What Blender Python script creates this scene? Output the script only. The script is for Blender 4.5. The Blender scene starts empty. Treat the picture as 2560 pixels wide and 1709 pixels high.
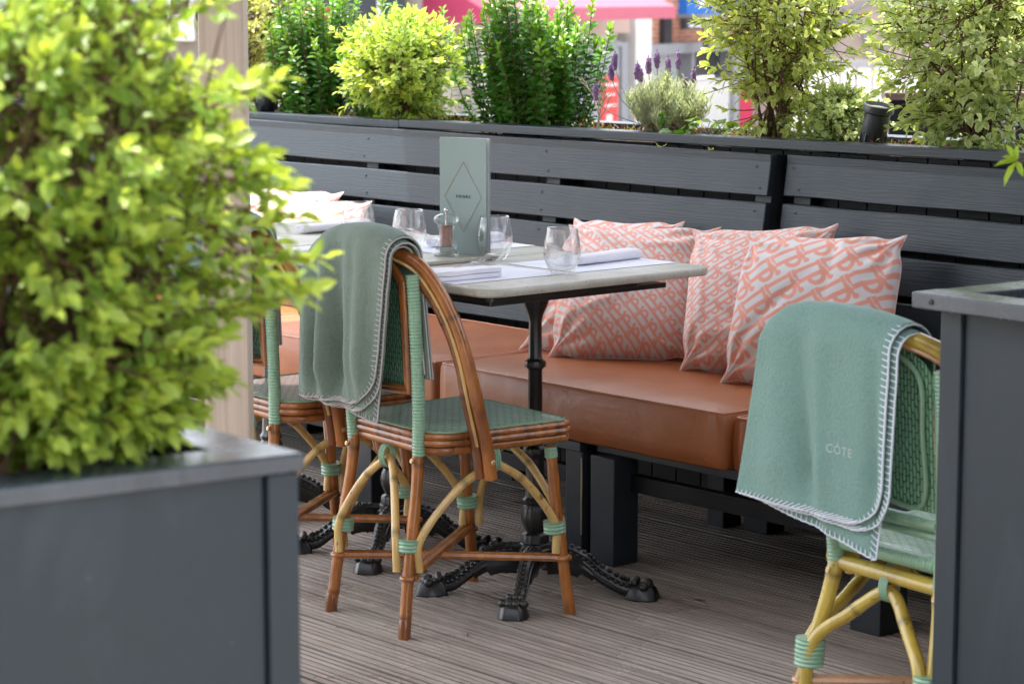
import bpy, math, random
import numpy as np
from mathutils import Vector, Matrix, noise
R = math.radians
scene = bpy.context.scene
COL = scene.collection
rng = random.Random(7)

# ------------------------------------------------------------------ mesh helpers
class MB:
    def __init__(s): s.v=[]; s.f=[]; s.c=[]; s.col=False
    def add(s, vs, fs, c=None):
        o=len(s.v); s.v += [tuple(p) for p in vs]
        s.f += [tuple(i+o for i in f) for f in fs]
        if c is None: s.c += [(1,1,1,1)]*len(vs)
        else:
            s.col=True
            s.c += [(q[0],q[1],q[2],1) for q in c] if hasattr(c[0],'__len__') else [(c[0],c[1],c[2],1)]*len(vs)
    def box(s,x0,x1,y0,y1,z0,z1,M=None,c=None):
        vs=[Vector((x,y,z)) for z in (z0,z1) for y in (y0,y1) for x in (x0,x1)]
        if M is not None: vs=[M@p for p in vs]
        s.add(vs,[(0,2,3,1),(4,5,7,6),(0,1,5,4),(2,6,7,3),(0,4,6,2),(1,3,7,5)],c)
        return s
    def tube(s,pts,r,n=10,c=None,cap=True,flat=1.0):
        pts=[Vector(p) for p in pts]; m=len(pts)
        rs=r if hasattr(r,'__len__') else [r]*m
        cs=None
        if c is not None: cs=c if hasattr(c[0],'__len__') else [c]*m
        T=[(pts[min(i+1,m-1)]-pts[max(i-1,0)]).normalized() for i in range(m)]
        up=Vector((0,0,1)) if abs(T[0].z)<.9 else Vector((1,0,0))
        N=(up-T[0]*up.dot(T[0])).normalized()
        vs=[];cc=[]
        for i in range(m):
            N=(N-T[i]*N.dot(T[i])).normalized(); B=T[i].cross(N)
            for k in range(n):
                a=2*math.pi*k/n
                vs.append(pts[i]+N*(math.cos(a)*rs[i]*flat)+B*(math.sin(a)*rs[i]))
                if cs: cc.append(cs[i])
        fs=[(i*n+k,i*n+(k+1)%n,(i+1)*n+(k+1)%n,(i+1)*n+k) for i in range(m-1) for k in range(n)]
        if cap: fs+= [tuple(range(n-1,-1,-1)), tuple((m-1)*n+k for k in range(n))]
        s.add(vs,fs,cc if cs else None); return s
    def lathe(s,prof,o=(0,0,0),n=24,M=None,c=None,flute=0,fd=0):
        vs=[]
        for (r,z) in prof:
            for k in range(n):
                a=2*math.pi*k/n; q=r*(1-fd*(.5+.5*math.cos(flute*a))) if flute else r
                p=Vector((q*math.cos(a),q*math.sin(a),z))
                p=(M@p) if M is not None else p+Vector(o)
                vs.append(p)
        m=len(prof)
        fs=[(i*n+k,i*n+(k+1)%n,(i+1)*n+(k+1)%n,(i+1)*n+k) for i in range(m-1) for k in range(n)]
        if prof[0][0]>1e-5: fs.append(tuple(range(n-1,-1,-1)))
        if prof[-1][0]>1e-5: fs.append(tuple((m-1)*n+k for k in range(n)))
        s.add(vs,fs,c); return s
    def prism(s,poly,z0,z1,c=None):
        n=len(poly)
        vs=[(x,y,z0) for x,y in poly]+[(x,y,z1) for x,y in poly]
        s.add(vs,[tuple(range(n-1,-1,-1)),tuple(range(n,2*n))]+[(k,(k+1)%n,n+(k+1)%n,n+k) for k in range(n)],c); return s
    def ball(s,o,r,n=12,m=8,c=None,sc=(1,1,1)):
        vs=[];o=Vector(o)
        for i in range(m+1):
            t=math.pi*i/m
            for k in range(n):
                a=2*math.pi*k/n
                vs.append(o+Vector((math.sin(t)*math.cos(a)*r*sc[0],math.sin(t)*math.sin(a)*r*sc[1],-math.cos(t)*r*sc[2])))
        s.add(vs,[(i*n+k,i*n+(k+1)%n,(i+1)*n+(k+1)%n,(i+1)*n+k) for i in range(m) for k in range(n)],c); return s
    def xf(s,M): s.v=[tuple(M@Vector(p)) for p in s.v]; return s
    def build(s,name,mat,parent=None,bevel=0,smooth=True,seg=2,autos=True):
        me=bpy.data.meshes.new(name); me.from_pydata(s.v,[],s.f); me.update()
        if True:
            a=me.color_attributes.new('Col','FLOAT_COLOR','POINT')
            a.data.foreach_set('color',np.array(s.c,dtype=np.float32).ravel())
        return fin(name,me,mat,parent,bevel,smooth,seg,autos)

def fin(name,me,mat,parent=None,bevel=0,smooth=True,seg=2,autos=True):
    me.validate()
    me.materials.append(mat)
    if smooth:
        me.polygons.foreach_set('use_smooth',[True]*len(me.polygons))
        if autos and len(me.polygons)<60000:
            try: me.set_sharp_from_angle(angle=R(38))
            except Exception: pass
    o=bpy.data.objects.new(name,me); COL.objects.link(o)
    if parent: o.parent=parent
    if bevel:
        b=o.modifiers.new('bevel','BEVEL'); b.width=bevel; b.segments=seg; b.limit_method='ANGLE'; b.angle_limit=R(40)
    return o

def npmesh(name,V,F,mat,parent=None,colors=None,smooth=True,autos=False):
    """V (n,3) F (m,4) numpy quads"""
    me=bpy.data.meshes.new(name); V=np.asarray(V,np.float32); F=np.asarray(F,np.int32)
    me.vertices.add(len(V)); me.vertices.foreach_set('co',V.ravel())
    k=F.shape[1]; me.loops.add(F.size); me.loops.foreach_set('vertex_index',F.ravel())
    me.polygons.add(len(F)); me.polygons.foreach_set('loop_start',np.arange(0,F.size,k,dtype=np.int32))
    try: me.polygons.foreach_set('loop_total',np.full(len(F),k,np.int32))
    except Exception: pass
    me.update(calc_edges=True)
    if colors is not None:
        a=me.color_attributes.new('Col','FLOAT_COLOR','POINT')
        c=np.ones((len(V),4),np.float32); c[:,:3]=colors; a.data.foreach_set('color',c.ravel())
    return fin(name,me,mat,parent,0,smooth,2,autos)

def gridf(nu,nv):
    i,j=np.meshgrid(np.arange(nu-1),np.arange(nv-1),indexing='ij')
    a=(i*nv+j).ravel(); return np.stack([a,a+nv,a+nv+1,a+1],1)

def crom(P,n=8):
    P=[Vector(p) for p in P]; out=[]
    Q=[P[0]*2-P[1]]+P+[P[-1]*2-P[-2]]
    for i in range(1,len(Q)-2):
        a,b,c,d=Q[i-1:i+3]
        for k in range(n):
            t=k/n
            out.append(.5*((2*b)+(c-a)*t+(2*a-5*b+4*c-d)*t*t+(3*b-a-3*c+d)*t**3))
    out.append(P[-1]); return out

def empty(name,label,cat,loc=(0,0,0),rz=0,group=None,kind=None):
    o=bpy.data.objects.new(name,None); COL.objects.link(o); o.location=loc; o.rotation_euler=(0,0,rz)
    o.empty_display_size=.05
    return tag(o,label,cat,group,kind)
def tag(o,label=None,cat=None,group=None,kind=None):
    if label: o['label']=label
    if cat: o['category']=cat
    if group: o['group']=group
    if kind: o['kind']=kind
    return o
def copy_tree(o,parent=None):
    c=o.copy(); COL.objects.link(c); c.parent=parent
    for ch in [q for q in bpy.data.objects if q.parent==o]: copy_tree(ch,c)
    return c

# ------------------------------------------------------------------ materials
def mat(name,base=(.5,.5,.5),rough=.5,metal=0,**k):
    m=bpy.data.materials.new(name); m.use_nodes=True; nt=m.node_tree; b=nt.nodes['Principled BSDF']
    b.inputs['Base Color'].default_value=(*base,1); b.inputs['Roughness'].default_value=rough; b.inputs['Metallic'].default_value=metal
    for kk,vv in k.items(): b.inputs[kk.replace('_',' ')].default_value=vv
    return m,nt,b
def N(nt,t,**k):
    n=nt.nodes.new(t)
    for kk,vv in k.items():
        if kk.startswith('i_'): n.inputs[kk[2:].replace('_',' ')].default_value=vv
        else: setattr(n,kk,vv)
    return n
def mix(nt,f,a,b,mode='MIX'):
    m=nt.nodes.new('ShaderNodeMix'); m.data_type='RGBA'; m.blend_type=mode
    for s,v in ((m.inputs[0],f),(m.inputs[6],a),(m.inputs[7],b)):
        if hasattr(v,'is_linked') or isinstance(v,bpy.types.NodeSocket): nt.links.new(v,s)
        elif isinstance(v,(int,float)): s.default_value=v
        else: s.default_value=(*v,1)
    return m.outputs[2]
def ramp(nt,f,stops):
    r=nt.nodes.new('ShaderNodeValToRGB'); e=r.color_ramp.elements
    while len(e)<len(stops): e.new(.5)
    for q,(p,c) in zip(e,stops):
        q.position=p; q.color=(*c,1) if hasattr(c,'__len__') else (c,c,c,1)
    nt.links.new(f,r.inputs[0]); return r.outputs[0]
def coords(nt,scale=(1,1,1),kind='Object',rot=(0,0,0)):
    tc=nt.nodes.new('ShaderNodeTexCoord'); mp=nt.nodes.new('ShaderNodeMapping')
    mp.inputs['Scale'].default_value=scale; mp.inputs['Rotation'].default_value=rot
    nt.links.new(tc.outputs[kind],mp.inputs[0]); return mp.outputs[0]
def ntex(nt,vec,scale=5,detail=4,rough=.55,dist=0):
    n=N(nt,'ShaderNodeTexNoise',i_Scale=scale,i_Detail=detail,i_Roughness=rough,i_Distortion=dist); nt.links.new(vec,n.inputs['Vector']); return n.outputs[0]
def bump(nt,b,h,strength=.3,dist=.01,normal=None):
    n=N(nt,'ShaderNodeBump',i_Strength=strength,i_Distance=dist); nt.links.new(h,n.inputs['Height'])
    if normal: nt.links.new(normal,n.inputs['Normal'])
    nt.links.new(n.outputs[0],b.inputs['Normal']); return n.outputs[0]
def attr(nt): return N(nt,'ShaderNodeAttribute',attribute_name='Col').outputs[0]
def setc(nt,b,s,inp='Base Color'): nt.links.new(s,b.inputs[inp])

def painted(name,base,axis='x',rough=.42,grain=1.0,spec=.5):
    m,nt,b=mat(name,base,rough,Specular_IOR_Level=spec)
    sc={'x':(1.2,14,14),'y':(14,1.2,14),'z':(14,14,1.2)}[axis]
    v=coords(nt,sc)
    n1=ntex(nt,v,11,6,.65,.8)
    w=N(nt,'ShaderNodeTexWave',i_Scale=3.2,i_Distortion=11,i_Detail=3,bands_direction='Z' if axis!='z' else 'X'); 
    v2=coords(nt,{'x':(.9,6,11),'y':(6,.9,11),'z':(11,6,.9)}[axis]); nt.links.new(v2,w.inputs[0]); w.inputs['Detail Scale'].default_value=1.5
    a=N(nt,'ShaderNodeMath',operation='MULTIPLY_ADD'); nt.links.new(w.outputs['Fac'],a.inputs[0]); a.inputs[1].default_value=.5; nt.links.new(n1,a.inputs[2])
    bump(nt,b,a.outputs[0],.13*grain,.003)
    n2=ntex(nt,coords(nt),9,5,.7)
    c=mix(nt,ramp(nt,n2,[(.35,0),(.75,1)]),tuple(x*.82 for x in base),tuple(x*1.2 for x in base))
    n3=ntex(nt,coords(nt,(1,1,1)),130,3,.6)
    c=mix(nt,ramp(nt,n3,[(.745,0),(.79,.5)]),c,(.25,.26,.27))
    if 'planter' in name:
        n4=ntex(nt,coords(nt,(3,3,.7)),2.2,6,.7,.6); c=mix(nt,ramp(nt,n4,[(.48,0),(.76,.5)]),c,tuple(x*2.1+.01 for x in base))
        n5=ntex(nt,coords(nt),55,2,.5); c=mix(nt,ramp(nt,n5,[(.76,0),(.80,.3)]),c,(.3,.31,.32))
    setc(nt,b,c)
    r=ramp(nt,n2,[(.3,rough-.08),(.8,rough+.14)]); setc(nt,b,r,'Roughness')
    return m
PAINT=painted('slate_paint',(.026,.038,.050),rough=.40,spec=.38)
PAINTV=painted('slate_paint_vertical',(.030,.035,.042),'z',spec=.3)
PAINTD=painted('black_paint',(.010,.011,.013),'x',.5,spec=.2)
PLANT=painted('planter_paint',(.020,.032,.042),'z',.55,.25)
RIM=painted('planter_rim_paint',(.060,.072,.086),'y',.24,.35)

def bamboo(name,c1,c2,dark,rough=.28):
    m,nt,b=mat(name,c1,rough,Coat_Weight=.5,Coat_Roughness=.12)
    n=ntex(nt,coords(nt,(90,90,12)),1,5,.7,.5)
    n2=ntex(nt,coords(nt,(9,9,5)),1.5,3)
    c=mix(nt,ramp(nt,n,[(.3,0),(.7,1)]),c1,c2)
    c=mix(nt,ramp(nt,n2,[(.42,0),(.72,.75)]),c,dark)
    sp=ntex(nt,coords(nt,(90,90,40)),1,2,.5)
    c=mix(nt,ramp(nt,sp,[(.68,0),(.74,.8)]),c,tuple(x*.3 for x in dark))
    c=mix(nt,1.0,c,attr(nt),'MULTIPLY'); setc(nt,b,c)
    bump(nt,b,n,.15,.002); return m
CANE=bamboo('orange_cane',(.30,.088,.018),(.50,.19,.038),(.11,.028,.009))
CANEP=bamboo('pale_cane',(.62,.40,.13),(.70,.48,.18),(.36,.18,.05),.3)
CANEY=bamboo('yellow_cane',(.50,.36,.055),(.58,.43,.08),(.33,.21,.04),.26)
CANEPK=bamboo('pink_cane',(.62,.33,.17),(.68,.38,.2),(.45,.2,.08),.35)

m,nt,b=mat('green_binding',(.20,.42,.27),.38,Coat_Weight=.25); BIND=m
n=ntex(nt,coords(nt),60,3); setc(nt,b,mix(nt,n,(.20,.38,.25),(.31,.49,.34)))

def weave(name,c1,c2,cm,bw,rh,ms,rot=0,kind='Object',rough=.38,squash=1,plane='xy'):
    m,nt,b=mat(name,c1,rough,Coat_Weight=.2)
    v=coords(nt,(1,1,1),kind,rot=(0,0,rot) if plane=='xy' else (R(-90),0,0))
    if plane=='zx':
        sx=N(nt,'ShaderNodeSeparateXYZ'); cx=N(nt,'ShaderNodeCombineXYZ'); nt.links.new(coords(nt),sx.inputs[0]); nt.links.new(sx.outputs[2],cx.inputs[0]); nt.links.new(sx.outputs[0],cx.inputs[1]); v=cx.outputs[0]
    t=N(nt,'ShaderNodeTexBrick',offset=.5,i_Scale=1.0,i_Mortar_Size=ms,i_Brick_Width=bw,i_Row_Height=rh,i_Mortar_Smooth=.25,i_Bias=0)
    t.inputs['Color1'].default_value=(*c1,1); t.inputs['Color2'].default_value=(*c2,1); t.inputs['Mortar'].default_value=(*cm,1)
    nt.links.new(v,t.inputs[0])
    n=ntex(nt,coords(nt),35,3)
    c=mix(nt,n,t.outputs[0],mix(nt,.5,t.outputs[0],c2)); setc(nt,b,c)
    inv=N(nt,'ShaderNodeMath',operation='SUBTRACT',i_Value=1.0); 
    inv.inputs[0].default_value=1; nt.links.new(t.outputs[1],inv.inputs[1])
    bump(nt,b,inv.outputs[0],.9,.004); return m
WSEAT=weave('woven_green_seat',(.37,.58,.42),(.47,.68,.51),(.015,.05,.03),.030,.0105,.0020)
WBACK=weave('woven_green_back',(.17,.40,.26),(.24,.50,.34),(.01,.035,.022),.027,.0088,.0024,plane='zx')
WSEAT2=weave('woven_pale_green_seat',(.30,.54,.36),(.50,.70,.52),(.02,.07,.04),.026,.0095,.0018)
WBACK2=weave('woven_pale_green_back',(.22,.46,.28),(.30,.56,.36),(.01,.05,.03),.024,.0085,.0018,plane='zx')

# fleece
def fleece(name,c,c2):
    m,nt,b=mat(name,c,.95,Sheen_Weight=.35,Sheen_Roughness=.5); b.inputs['Sheen Tint'].default_value=(.8,.95,.9,1)
    b.inputs['Specular IOR Level'].default_value=.15
    n=ntex(nt,coords(nt),170,4,.7); n2=ntex(nt,coords(nt),22,4)
    setc(nt,b,mix(nt,ramp(nt,n2,[(.3,0),(.9,.7)]),mix(nt,n,tuple(x*.62 for x in c),tuple(x*1.3 for x in c)),c2))
    bump(nt,b,n,1,.004); return m
FLEECE=fleece('shaded_fleece',(.155,.205,.165),(.18,.235,.195))  # greyer copy of the teal fleece, shade put into its colour
FLEECE2=fleece('mint_fleece',(.185,.325,.285),(.21,.35,.305))
m,nt,b=mat('stitch_grey_wool',(.47,.45,.45),.9); ST1=m
m,nt,b=mat('stitch_pale_blue_wool',(.72,.77,.86),.9); ST2=m

# leather
m,nt,b=mat('tan_leatherette',(.36,.115,.035),.36,Coat_Weight=.08); LEATH=m
n=ntex(nt,coords(nt),420,3,.6); n2=ntex(nt,coords(nt),4,3); 
setc(nt,b,mix(nt,ramp(nt,n2,[(.35,0),(.7,1)]),(.335,.10,.031),(.40,.132,.043)))
h=N(nt,'ShaderNodeMath',operation='MULTIPLY_ADD'); nt.links.new(n,h.inputs[0]); h.inputs[1].default_value=.12; nt.links.new(ntex(nt,coords(nt,(1,1,1)),7,3,.5,.6),h.inputs[2])
h2=N(nt,'ShaderNodeMath',operation='MULTIPLY_ADD'); nt.links.new(ntex(nt,coords(nt,(5,16,9)),1.6,4,.6,1.2),h2.inputs[0]); h2.inputs[1].default_value=.28; nt.links.new(h.outputs[0],h2.inputs[2])
bump(nt,b,h2.outputs[0],.38,.014)
# fabric pillow
m,nt,b=mat('highlit_piping',(.55,.24,.13),.4); PIPE=m  # seam highlight put into the colour as a paler leather tone
n=ntex(nt,coords(nt),90,3); setc(nt,b,mix(nt,n,(.45,.18,.09),(.62,.29,.17)))
m,nt,b=mat('tonal_thread',(.40,.50,.49),.8); TONE=m
m,nt,b=mat('printed_cotton',(.8,.8,.8),.85,Sheen_Weight=.15); PILLOW=m
n=ntex(nt,coords(nt),900,2); setc(nt,b,attr(nt)); bump(nt,b,n,.12,.001)
# iron
m,nt,b=mat('black_cast_iron',(.014,.013,.013),.38,.2,Coat_Weight=.45,Coat_Roughness=.25); IRON=m
n=ntex(nt,coords(nt),160,4,.7); n2=ntex(nt,coords(nt),8,4)
setc(nt,b,mix(nt,ramp(nt,n2,[(.5,0),(.8,1)]),(.012,.011,.011),(.04,.025,.015)))
bump(nt,b,n,.35,.003)
# marble
m,nt,b=mat('worn_marble',(.42,.41,.37),.38); MARB=m
v=coords(nt); n1=ntex(nt,v,6,8,.7,1.5); n2=ntex(nt,v,90,4,.7); n3=ntex(nt,v,3,3)
c=mix(nt,ramp(nt,n1,[(.35,0),(.65,1)]),(.40,.385,.33),(.58,.56,.49))
c=mix(nt,ramp(nt,n2,[(.58,0),(.70,.75)]),c,(.13,.12,.10))
c=mix(nt,ramp(nt,n3,[(.55,0),(.75,.5)]),c,(.46,.34,.22)); setc(nt,b,c)
bump(nt,b,n2,.1,.001)
# deck
m,nt,b=mat('ribbed_deck_board',(.20,.17,.15),.45); DECK=m
v=coords(nt,(1.2,14,1)); n1=ntex(nt,v,5,6,.65); n2=ntex(nt,coords(nt),1.6,4,.6); n3=ntex(nt,coords(nt,(5,60,1)),4,3)
c=mix(nt,ramp(nt,n1,[(.3,0),(.7,1)]),(.32,.26,.215),(.49,.42,.365))
c=mix(nt,ramp(nt,n3,[(.66,0),(.8,.3)]),c,(.34,.32,.31))
sp=ntex(nt,coords(nt),150,2,.5); c=mix(nt,ramp(nt,sp,[(.72,0),(.76,.85)]),c,(.05,.035,.025))
c=mix(nt,1.0,c,attr(nt),'MULTIPLY'); setc(nt,b,c)
setc(nt,b,ramp(nt,n2,[(.36,.16),(.60,.42)]),'Roughness'); bump(nt,b,n1,.25,.003)
# post
m,nt,b=mat('pale_pine_post',(.50,.38,.29),.6); PINE=m
v=coords(nt,(40,40,.8)); n=ntex(nt,v,3,4,.6,.3)
setc(nt,b,mix(nt,ramp(nt,n,[(.3,0),(.7,1)]),(.47,.375,.295),(.60,.50,.41))); bump(nt,b,n,.3,.003)
# misc
m,nt,b=mat('clear_glass',(1,1,1),.0,Transmission_Weight=1.0,IOR=1.45); GLASS=m
def seethrough(m,f):
    nt=m.node_tree; b=nt.nodes['Principled BSDF']; t=N(nt,'ShaderNodeBsdfTransparent'); g=N(nt,'ShaderNodeBsdfGlossy',i_Roughness=.03); l0=N(nt,'ShaderNodeLayerWeight',i_Blend=.5); l1=N(nt,'ShaderNodeMath',operation='POWER'); nt.links.new(l0.outputs[1],l1.inputs[0]); l1.inputs[1].default_value=2.4; lw=N(nt,'ShaderNodeMath',operation='MULTIPLY_ADD'); nt.links.new(l1.outputs[0],lw.inputs[0]); lw.inputs[1].default_value=.75; lw.inputs[2].default_value=.035
    m1=N(nt,'ShaderNodeMixShader'); nt.links.new(lw.outputs[0],m1.inputs[0]); nt.links.new(t.outputs[0],m1.inputs[1]); nt.links.new(g.outputs[0],m1.inputs[2])
    m2=N(nt,'ShaderNodeMixShader'); m2.inputs[0].default_value=f; nt.links.new(m1.outputs[0],m2.inputs[1]); nt.links.new(b.outputs[0],m2.inputs[2]); nt.links.new(m2.outputs[0],nt.nodes['Material Output'].inputs[0])
seethrough(m,.14)
m,nt,b=mat('clear_acrylic',(1,1,1),.0,Transmission_Weight=1.0,IOR=1.3); ACRYL=m; seethrough(m,.32)
m,nt,b=mat('steel_cutlery',(.75,.74,.72),.16,1.0); STEEL=m
n=ntex(nt,coords(nt),30,3); setc(nt,b,ramp(nt,n,[(.3,.12),(.8,.24)]),'Roughness')
m,nt,b=mat('brass_screw',(.65,.5,.28),.35,.8); BRASS=m
m,nt,b=mat('screw_steel',(.07,.075,.085),.4,.7); SCREW=m
def paperm(name,c,sc=200,c2=None):
    m,nt,b=mat(name,c,.8); n=ntex(nt,coords(nt),sc,4); n2=ntex(nt,coords(nt,(1,1,1)),9,4)
    setc(nt,b,mix(nt,ramp(nt,n2,[(.35,0),(.7,1)]),c,c2 or tuple(x*.93 for x in c))); bump(nt,b,n,.15,.001); return m
LINEN=paperm('white_linen_napkin',(.84,.82,.88),500,(.78,.76,.84))
MATP=paperm('printed_paper_mat',(.84,.84,.92),60,(.74,.78,.90))
CARD=paperm('sage_green_card',(.32,.40,.375),300,(.31,.39,.365))
PAGE=paperm('white_paper_page',(.72,.74,.76))
m,nt,b=mat('copper_print',(.50,.30,.17),.4,.4); COPPER=m
m,nt,b=mat('black_print',(.03,.03,.035),.6); INK=m
m,nt,b=mat('pink_salt',(.78,.36,.25),.35,Subsurface_Weight=.2); SALT=m
n=ntex(nt,coords(nt),220,3,.7); setc(nt,b,mix(nt,ramp(nt,n,[(.35,0),(.65,1)]),(.80,.34,.22),(.95,.62,.50))); bump(nt,b,n,1,.004)
m,nt,b=mat('garden_soil',(.05,.03,.02),.9); SOIL=m
n=ntex(nt,coords(nt),70,6,.7); setc(nt,b,mix(nt,ramp(nt,n,[(.35,0),(.65,1)]),(.035,.02,.013),(.13,.075,.045))); bump(nt,b,n,1,.02)
m,nt,b=mat('black_plastic_lamp',(.045,.05,.055),.38); LAMPB=m
n=ntex(nt,coords(nt),8,3); setc(nt,b,mix(nt,n,(.03,.034,.04),(.075,.08,.09)))
m,nt,b=mat('lamp_lens',(.75,.8,.78),.15,Coat_Weight=1); LENS=m

def leafm(name,trans=.45,rough=.4):
    m,nt,b=mat(name,(.2,.4,.05),rough); a=attr(nt)
    n=ntex(nt,coords(nt),25,3); c=mix(nt,1.0,a,ramp(nt,n,[(.2,.78),(.8,1.15)]),'MULTIPLY'); setc(nt,b,c)
    t=N(nt,'ShaderNodeBsdfTranslucent'); nt.links.new(mix(nt,1.0,c,(1.15,1.1,.55),'MULTIPLY'),t.inputs[0])
    mx=N(nt,'ShaderNodeMixShader'); mx.inputs[0].default_value=trans
    nt.links.new(b.outputs[0],mx.inputs[1]); nt.links.new(t.outputs[0],mx.inputs[2])
    nt.links.new(mx.outputs[0],nt.nodes['Material Output'].inputs[0]); return m
LEAF=leafm('glossy_leaf',.38,.3); LEAFL=leafm('soft_leaf',.45,.4)
m,nt,b=mat('shrub_bark',(.12,.06,.035),.8); BARK=m
n=ntex(nt,coords(nt),40,4); setc(nt,b,mix(nt,n,(.06,.03,.018),(.17,.09,.055)))
m,nt,b=mat('grey_twig',(.40,.30,.22),.8); TWIG=m
n=ntex(nt,coords(nt),40,4); setc(nt,b,mix(nt,n,(.28,.19,.13),(.5,.4,.3)))

# ------------------------------------------------------------------ deck and ground
def make_deck():
    mb=MB(); y=-1.2; r=random.Random(3); x0,x1=-10.5,1.5
    prof=[];
    while y<5.4:
        for k in range(7):
            w=r.choice((.0125,.0135,.018))*r.uniform(.95,1.05)
            t=r.uniform(.82,1.08)
            prof.append((y,y+w,t)); y+=w+r.choice((.0055,.006,.0075))
        y+=.0055
    vs=[];fs=[];cc=[]
    for a,b,t in prof:
        for (yy,zz,q) in ((a-.0012,-.008,.16*t),(a,0,t*.8),(a+.001,0.0003,t),(b-.001,0.0003,t),(b,0,t*.8),(b+.0012,-.008,.16*t)):
            o=len(vs); 
            vs+=[(x0,yy,zz),(x1,yy,zz)]; cc+=[(q,q,q)]*2
    n=len(vs)//2
    fs=[(2*i,2*i+1,2*i+3,2*i+2) for i in range(n-1)]
    mb.add(vs,fs,cc)
    return tag(mb.build('deck',DECK,smooth=False),None,None,kind='structure')
make_deck()
m,nt,b=mat('street_paving',(.30,.28,.27),.8)
v=coords(nt); n=ntex(nt,v,1.5,6,.6); setc(nt,b,mix(nt,n,(.22,.21,.20),(.40,.38,.36))); STREET=m
mb=MB(); 
def gz(d): return -.25-1.1*min(1,max(0,(d-6)/28))
# sloping sheet that falls away from the terrace
rows=[]; hd=Vector((math.cos(R(138.9)),math.sin(R(138.9)),0)); sd=Vector((hd.y,-hd.x,0))
ds=[-60,0,5,10,15,20,25,30,34,60,200,900]
for d in ds:
    for s_ in (-600,-40,0,40,600):
        p=hd*d+sd*s_; rows.append((p.x,p.y,gz(d)))
mb.add(rows,[(i*5+k,i*5+k+1,(i+1)*5+k+1,(i+1)*5+k) for i in range(len(ds)-1) for k in range(4)])
tag(mb.build('street',STREET,smooth=False),kind='structure')

m,nt,b=mat('bare_wood_gap_light',(.55,.40,.24),.7); BARE_GAP=m  # tan of bare wood, also used for the light in the leg gap
n=ntex(nt,coords(nt),60,3); setc(nt,b,mix(nt,n,(.42,.29,.17),(.62,.46,.29)))
# ------------------------------------------------------------------ bench
def screw(parent,p,n=(0,-1,.15)):
    mb=MB(); q=Vector(n).to_track_quat('Z','Y').to_matrix().to_4x4(); M=Matrix.Translation(p)@q
    mb.lathe([(.0048,-.001),(.0048,.0008),(.003,.0012),(.0026,-.0005),(0,-.0005)],n=10,M=M)
    return mb.build('screw_head',SCREW,parent)
def lean(z): return (z-.45)*.15
def bench(label,ox,oy,xa,xb,legs,supports,boards_x=None):
    root=empty('slatted_bench',label,'bench',(ox,oy,0),group='grey slatted bench sections')
    zs=[(1.004,.893),(.873,.778),(.762,.665),(.648,.552),(.535,.462)]
    bx=boards_x or (xa,xb)
    for k,(zt,zb) in enumerate(zs):
        mb=MB(); j=rng.uniform(-.002,.002)
        vs=[]
        nx=24
        for i in range(nx+1):
            x=bx[0]+(bx[1]-bx[0])*i/nx
            w=.0012*math.sin(i*1.3+k*2)
            for (yy,zz) in ((.617,zb+w),(.617,zt+w),(.617+.024,zt+w),(.617+.024,zb+w)):
                vs.append((x,yy+lean(zz)+j,zz))
        fs=[(i*4+a,i*4+(a+1)%4,(i+1)*4+(a+1)%4,(i+1)*4+a) for i in range(nx) for a in range(4)]+[(3,2,1,0),(nx*4,nx*4+1,nx*4+2,nx*4+3)]
        mb.add(vs,fs); mb.build('back_board',PAINT,root,bevel=.003)
        for sx in supports:
            for zz in (zt-.022-(.012 if k==0 else 0),zb+.02):
                xx=sx+rng.uniform(-.02,.02)
                screw(root,(xx,.6165+lean(zz)+j,zz))
    # cap strip line on top board: thin lipping
    mb=MB(); zt=1.004
    mb.box(bx[0]+.002,bx[1]-.002,.6145+lean(.995),.617+lean(.995)+.004,.979,1.0035); mb.build('top_lipping',PAINT,root,bevel=.001)
    for sx in supports:
        mb=MB(); vs=[]
        for zz in (.28,1.0):
            for (dx,dy) in ((-.03,.643),(.03,.643),(.03,.69),(-.03,.69)): vs.append((sx+dx,dy+lean(zz),zz))
        mb.add(vs,[(3,2,1,0),(4,5,6,7),(0,1,5,4),(1,2,6,5),(2,3,7,6),(3,0,4,7)]); mb.build('back_post',PAINTV,root,bevel=.002)
    mb=MB().box(xa,xb,0,.03,.278,.303); mb.build('front_rail',PAINT,root,bevel=.002)
    n=5
    for k in range(n):
        mb=MB().box(xa+.005,xb-.005,.045+k*.115,.045+k*.115+.095,.280,.300); mb.build('seat_slat',PAINTD,root,bevel=.002)
    mb=MB().box(xa+.02,xb-.02,.022,.05,.187,.231); mb.build('low_rail',PAINTD,root,bevel=.002)
    mb=MB().box(xa+.02,xb-.02,.56,.6,.187,.231); mb.build('low_rail',PAINTD,root,bevel=.002)
    for (lx0,lx1,ly0,ly1) in legs:
        mb=MB().box(lx0,lx1,ly0,ly1,0,.2775); mb.build('leg',PAINTV,root,bevel=.003)
        mb=MB().box(lx0,lx1,.53,.60,0,.2775); mb.build('leg',PAINTV,root,bevel=.003)
    return root
BL=bench('long grey slatted bench section behind the two tables',-4.43,4.105,-4.4,-.012,[(-.075,-.013,.008,.09),(-.97,-.88,.0,.07),(-2.0,-1.91,.0,.07),(-3.2,-3.11,0,.07)],[-.05,-.9,-1.775,-2.66,-3.55])
BR=bench('right grey slatted bench section behind the front pillow and the mint blanket',-4.43,4.14,.012,2.6,[(.028,.115,-.036,.05),(.905,.995,-.045,.05),(1.9,1.99,-.04,.05)],[.06,.95,1.85])
mb=MB(); mb.tube([(-.0135,.0065,.262),(-.0128,.0065,.20),(-.0138,.0065,.13),(-.0134,.0065,.062)],[.0016,.0022,.0016,.0012],5); mb.build('gap_light_strip',BARE_GAP,BL)  # thin tan strip standing in for light in the leg gap
MB().box(.545,.590,-.0012,.001,.300,.3036).build('bare_wood_chip',BARE_GAP,BR)
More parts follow.
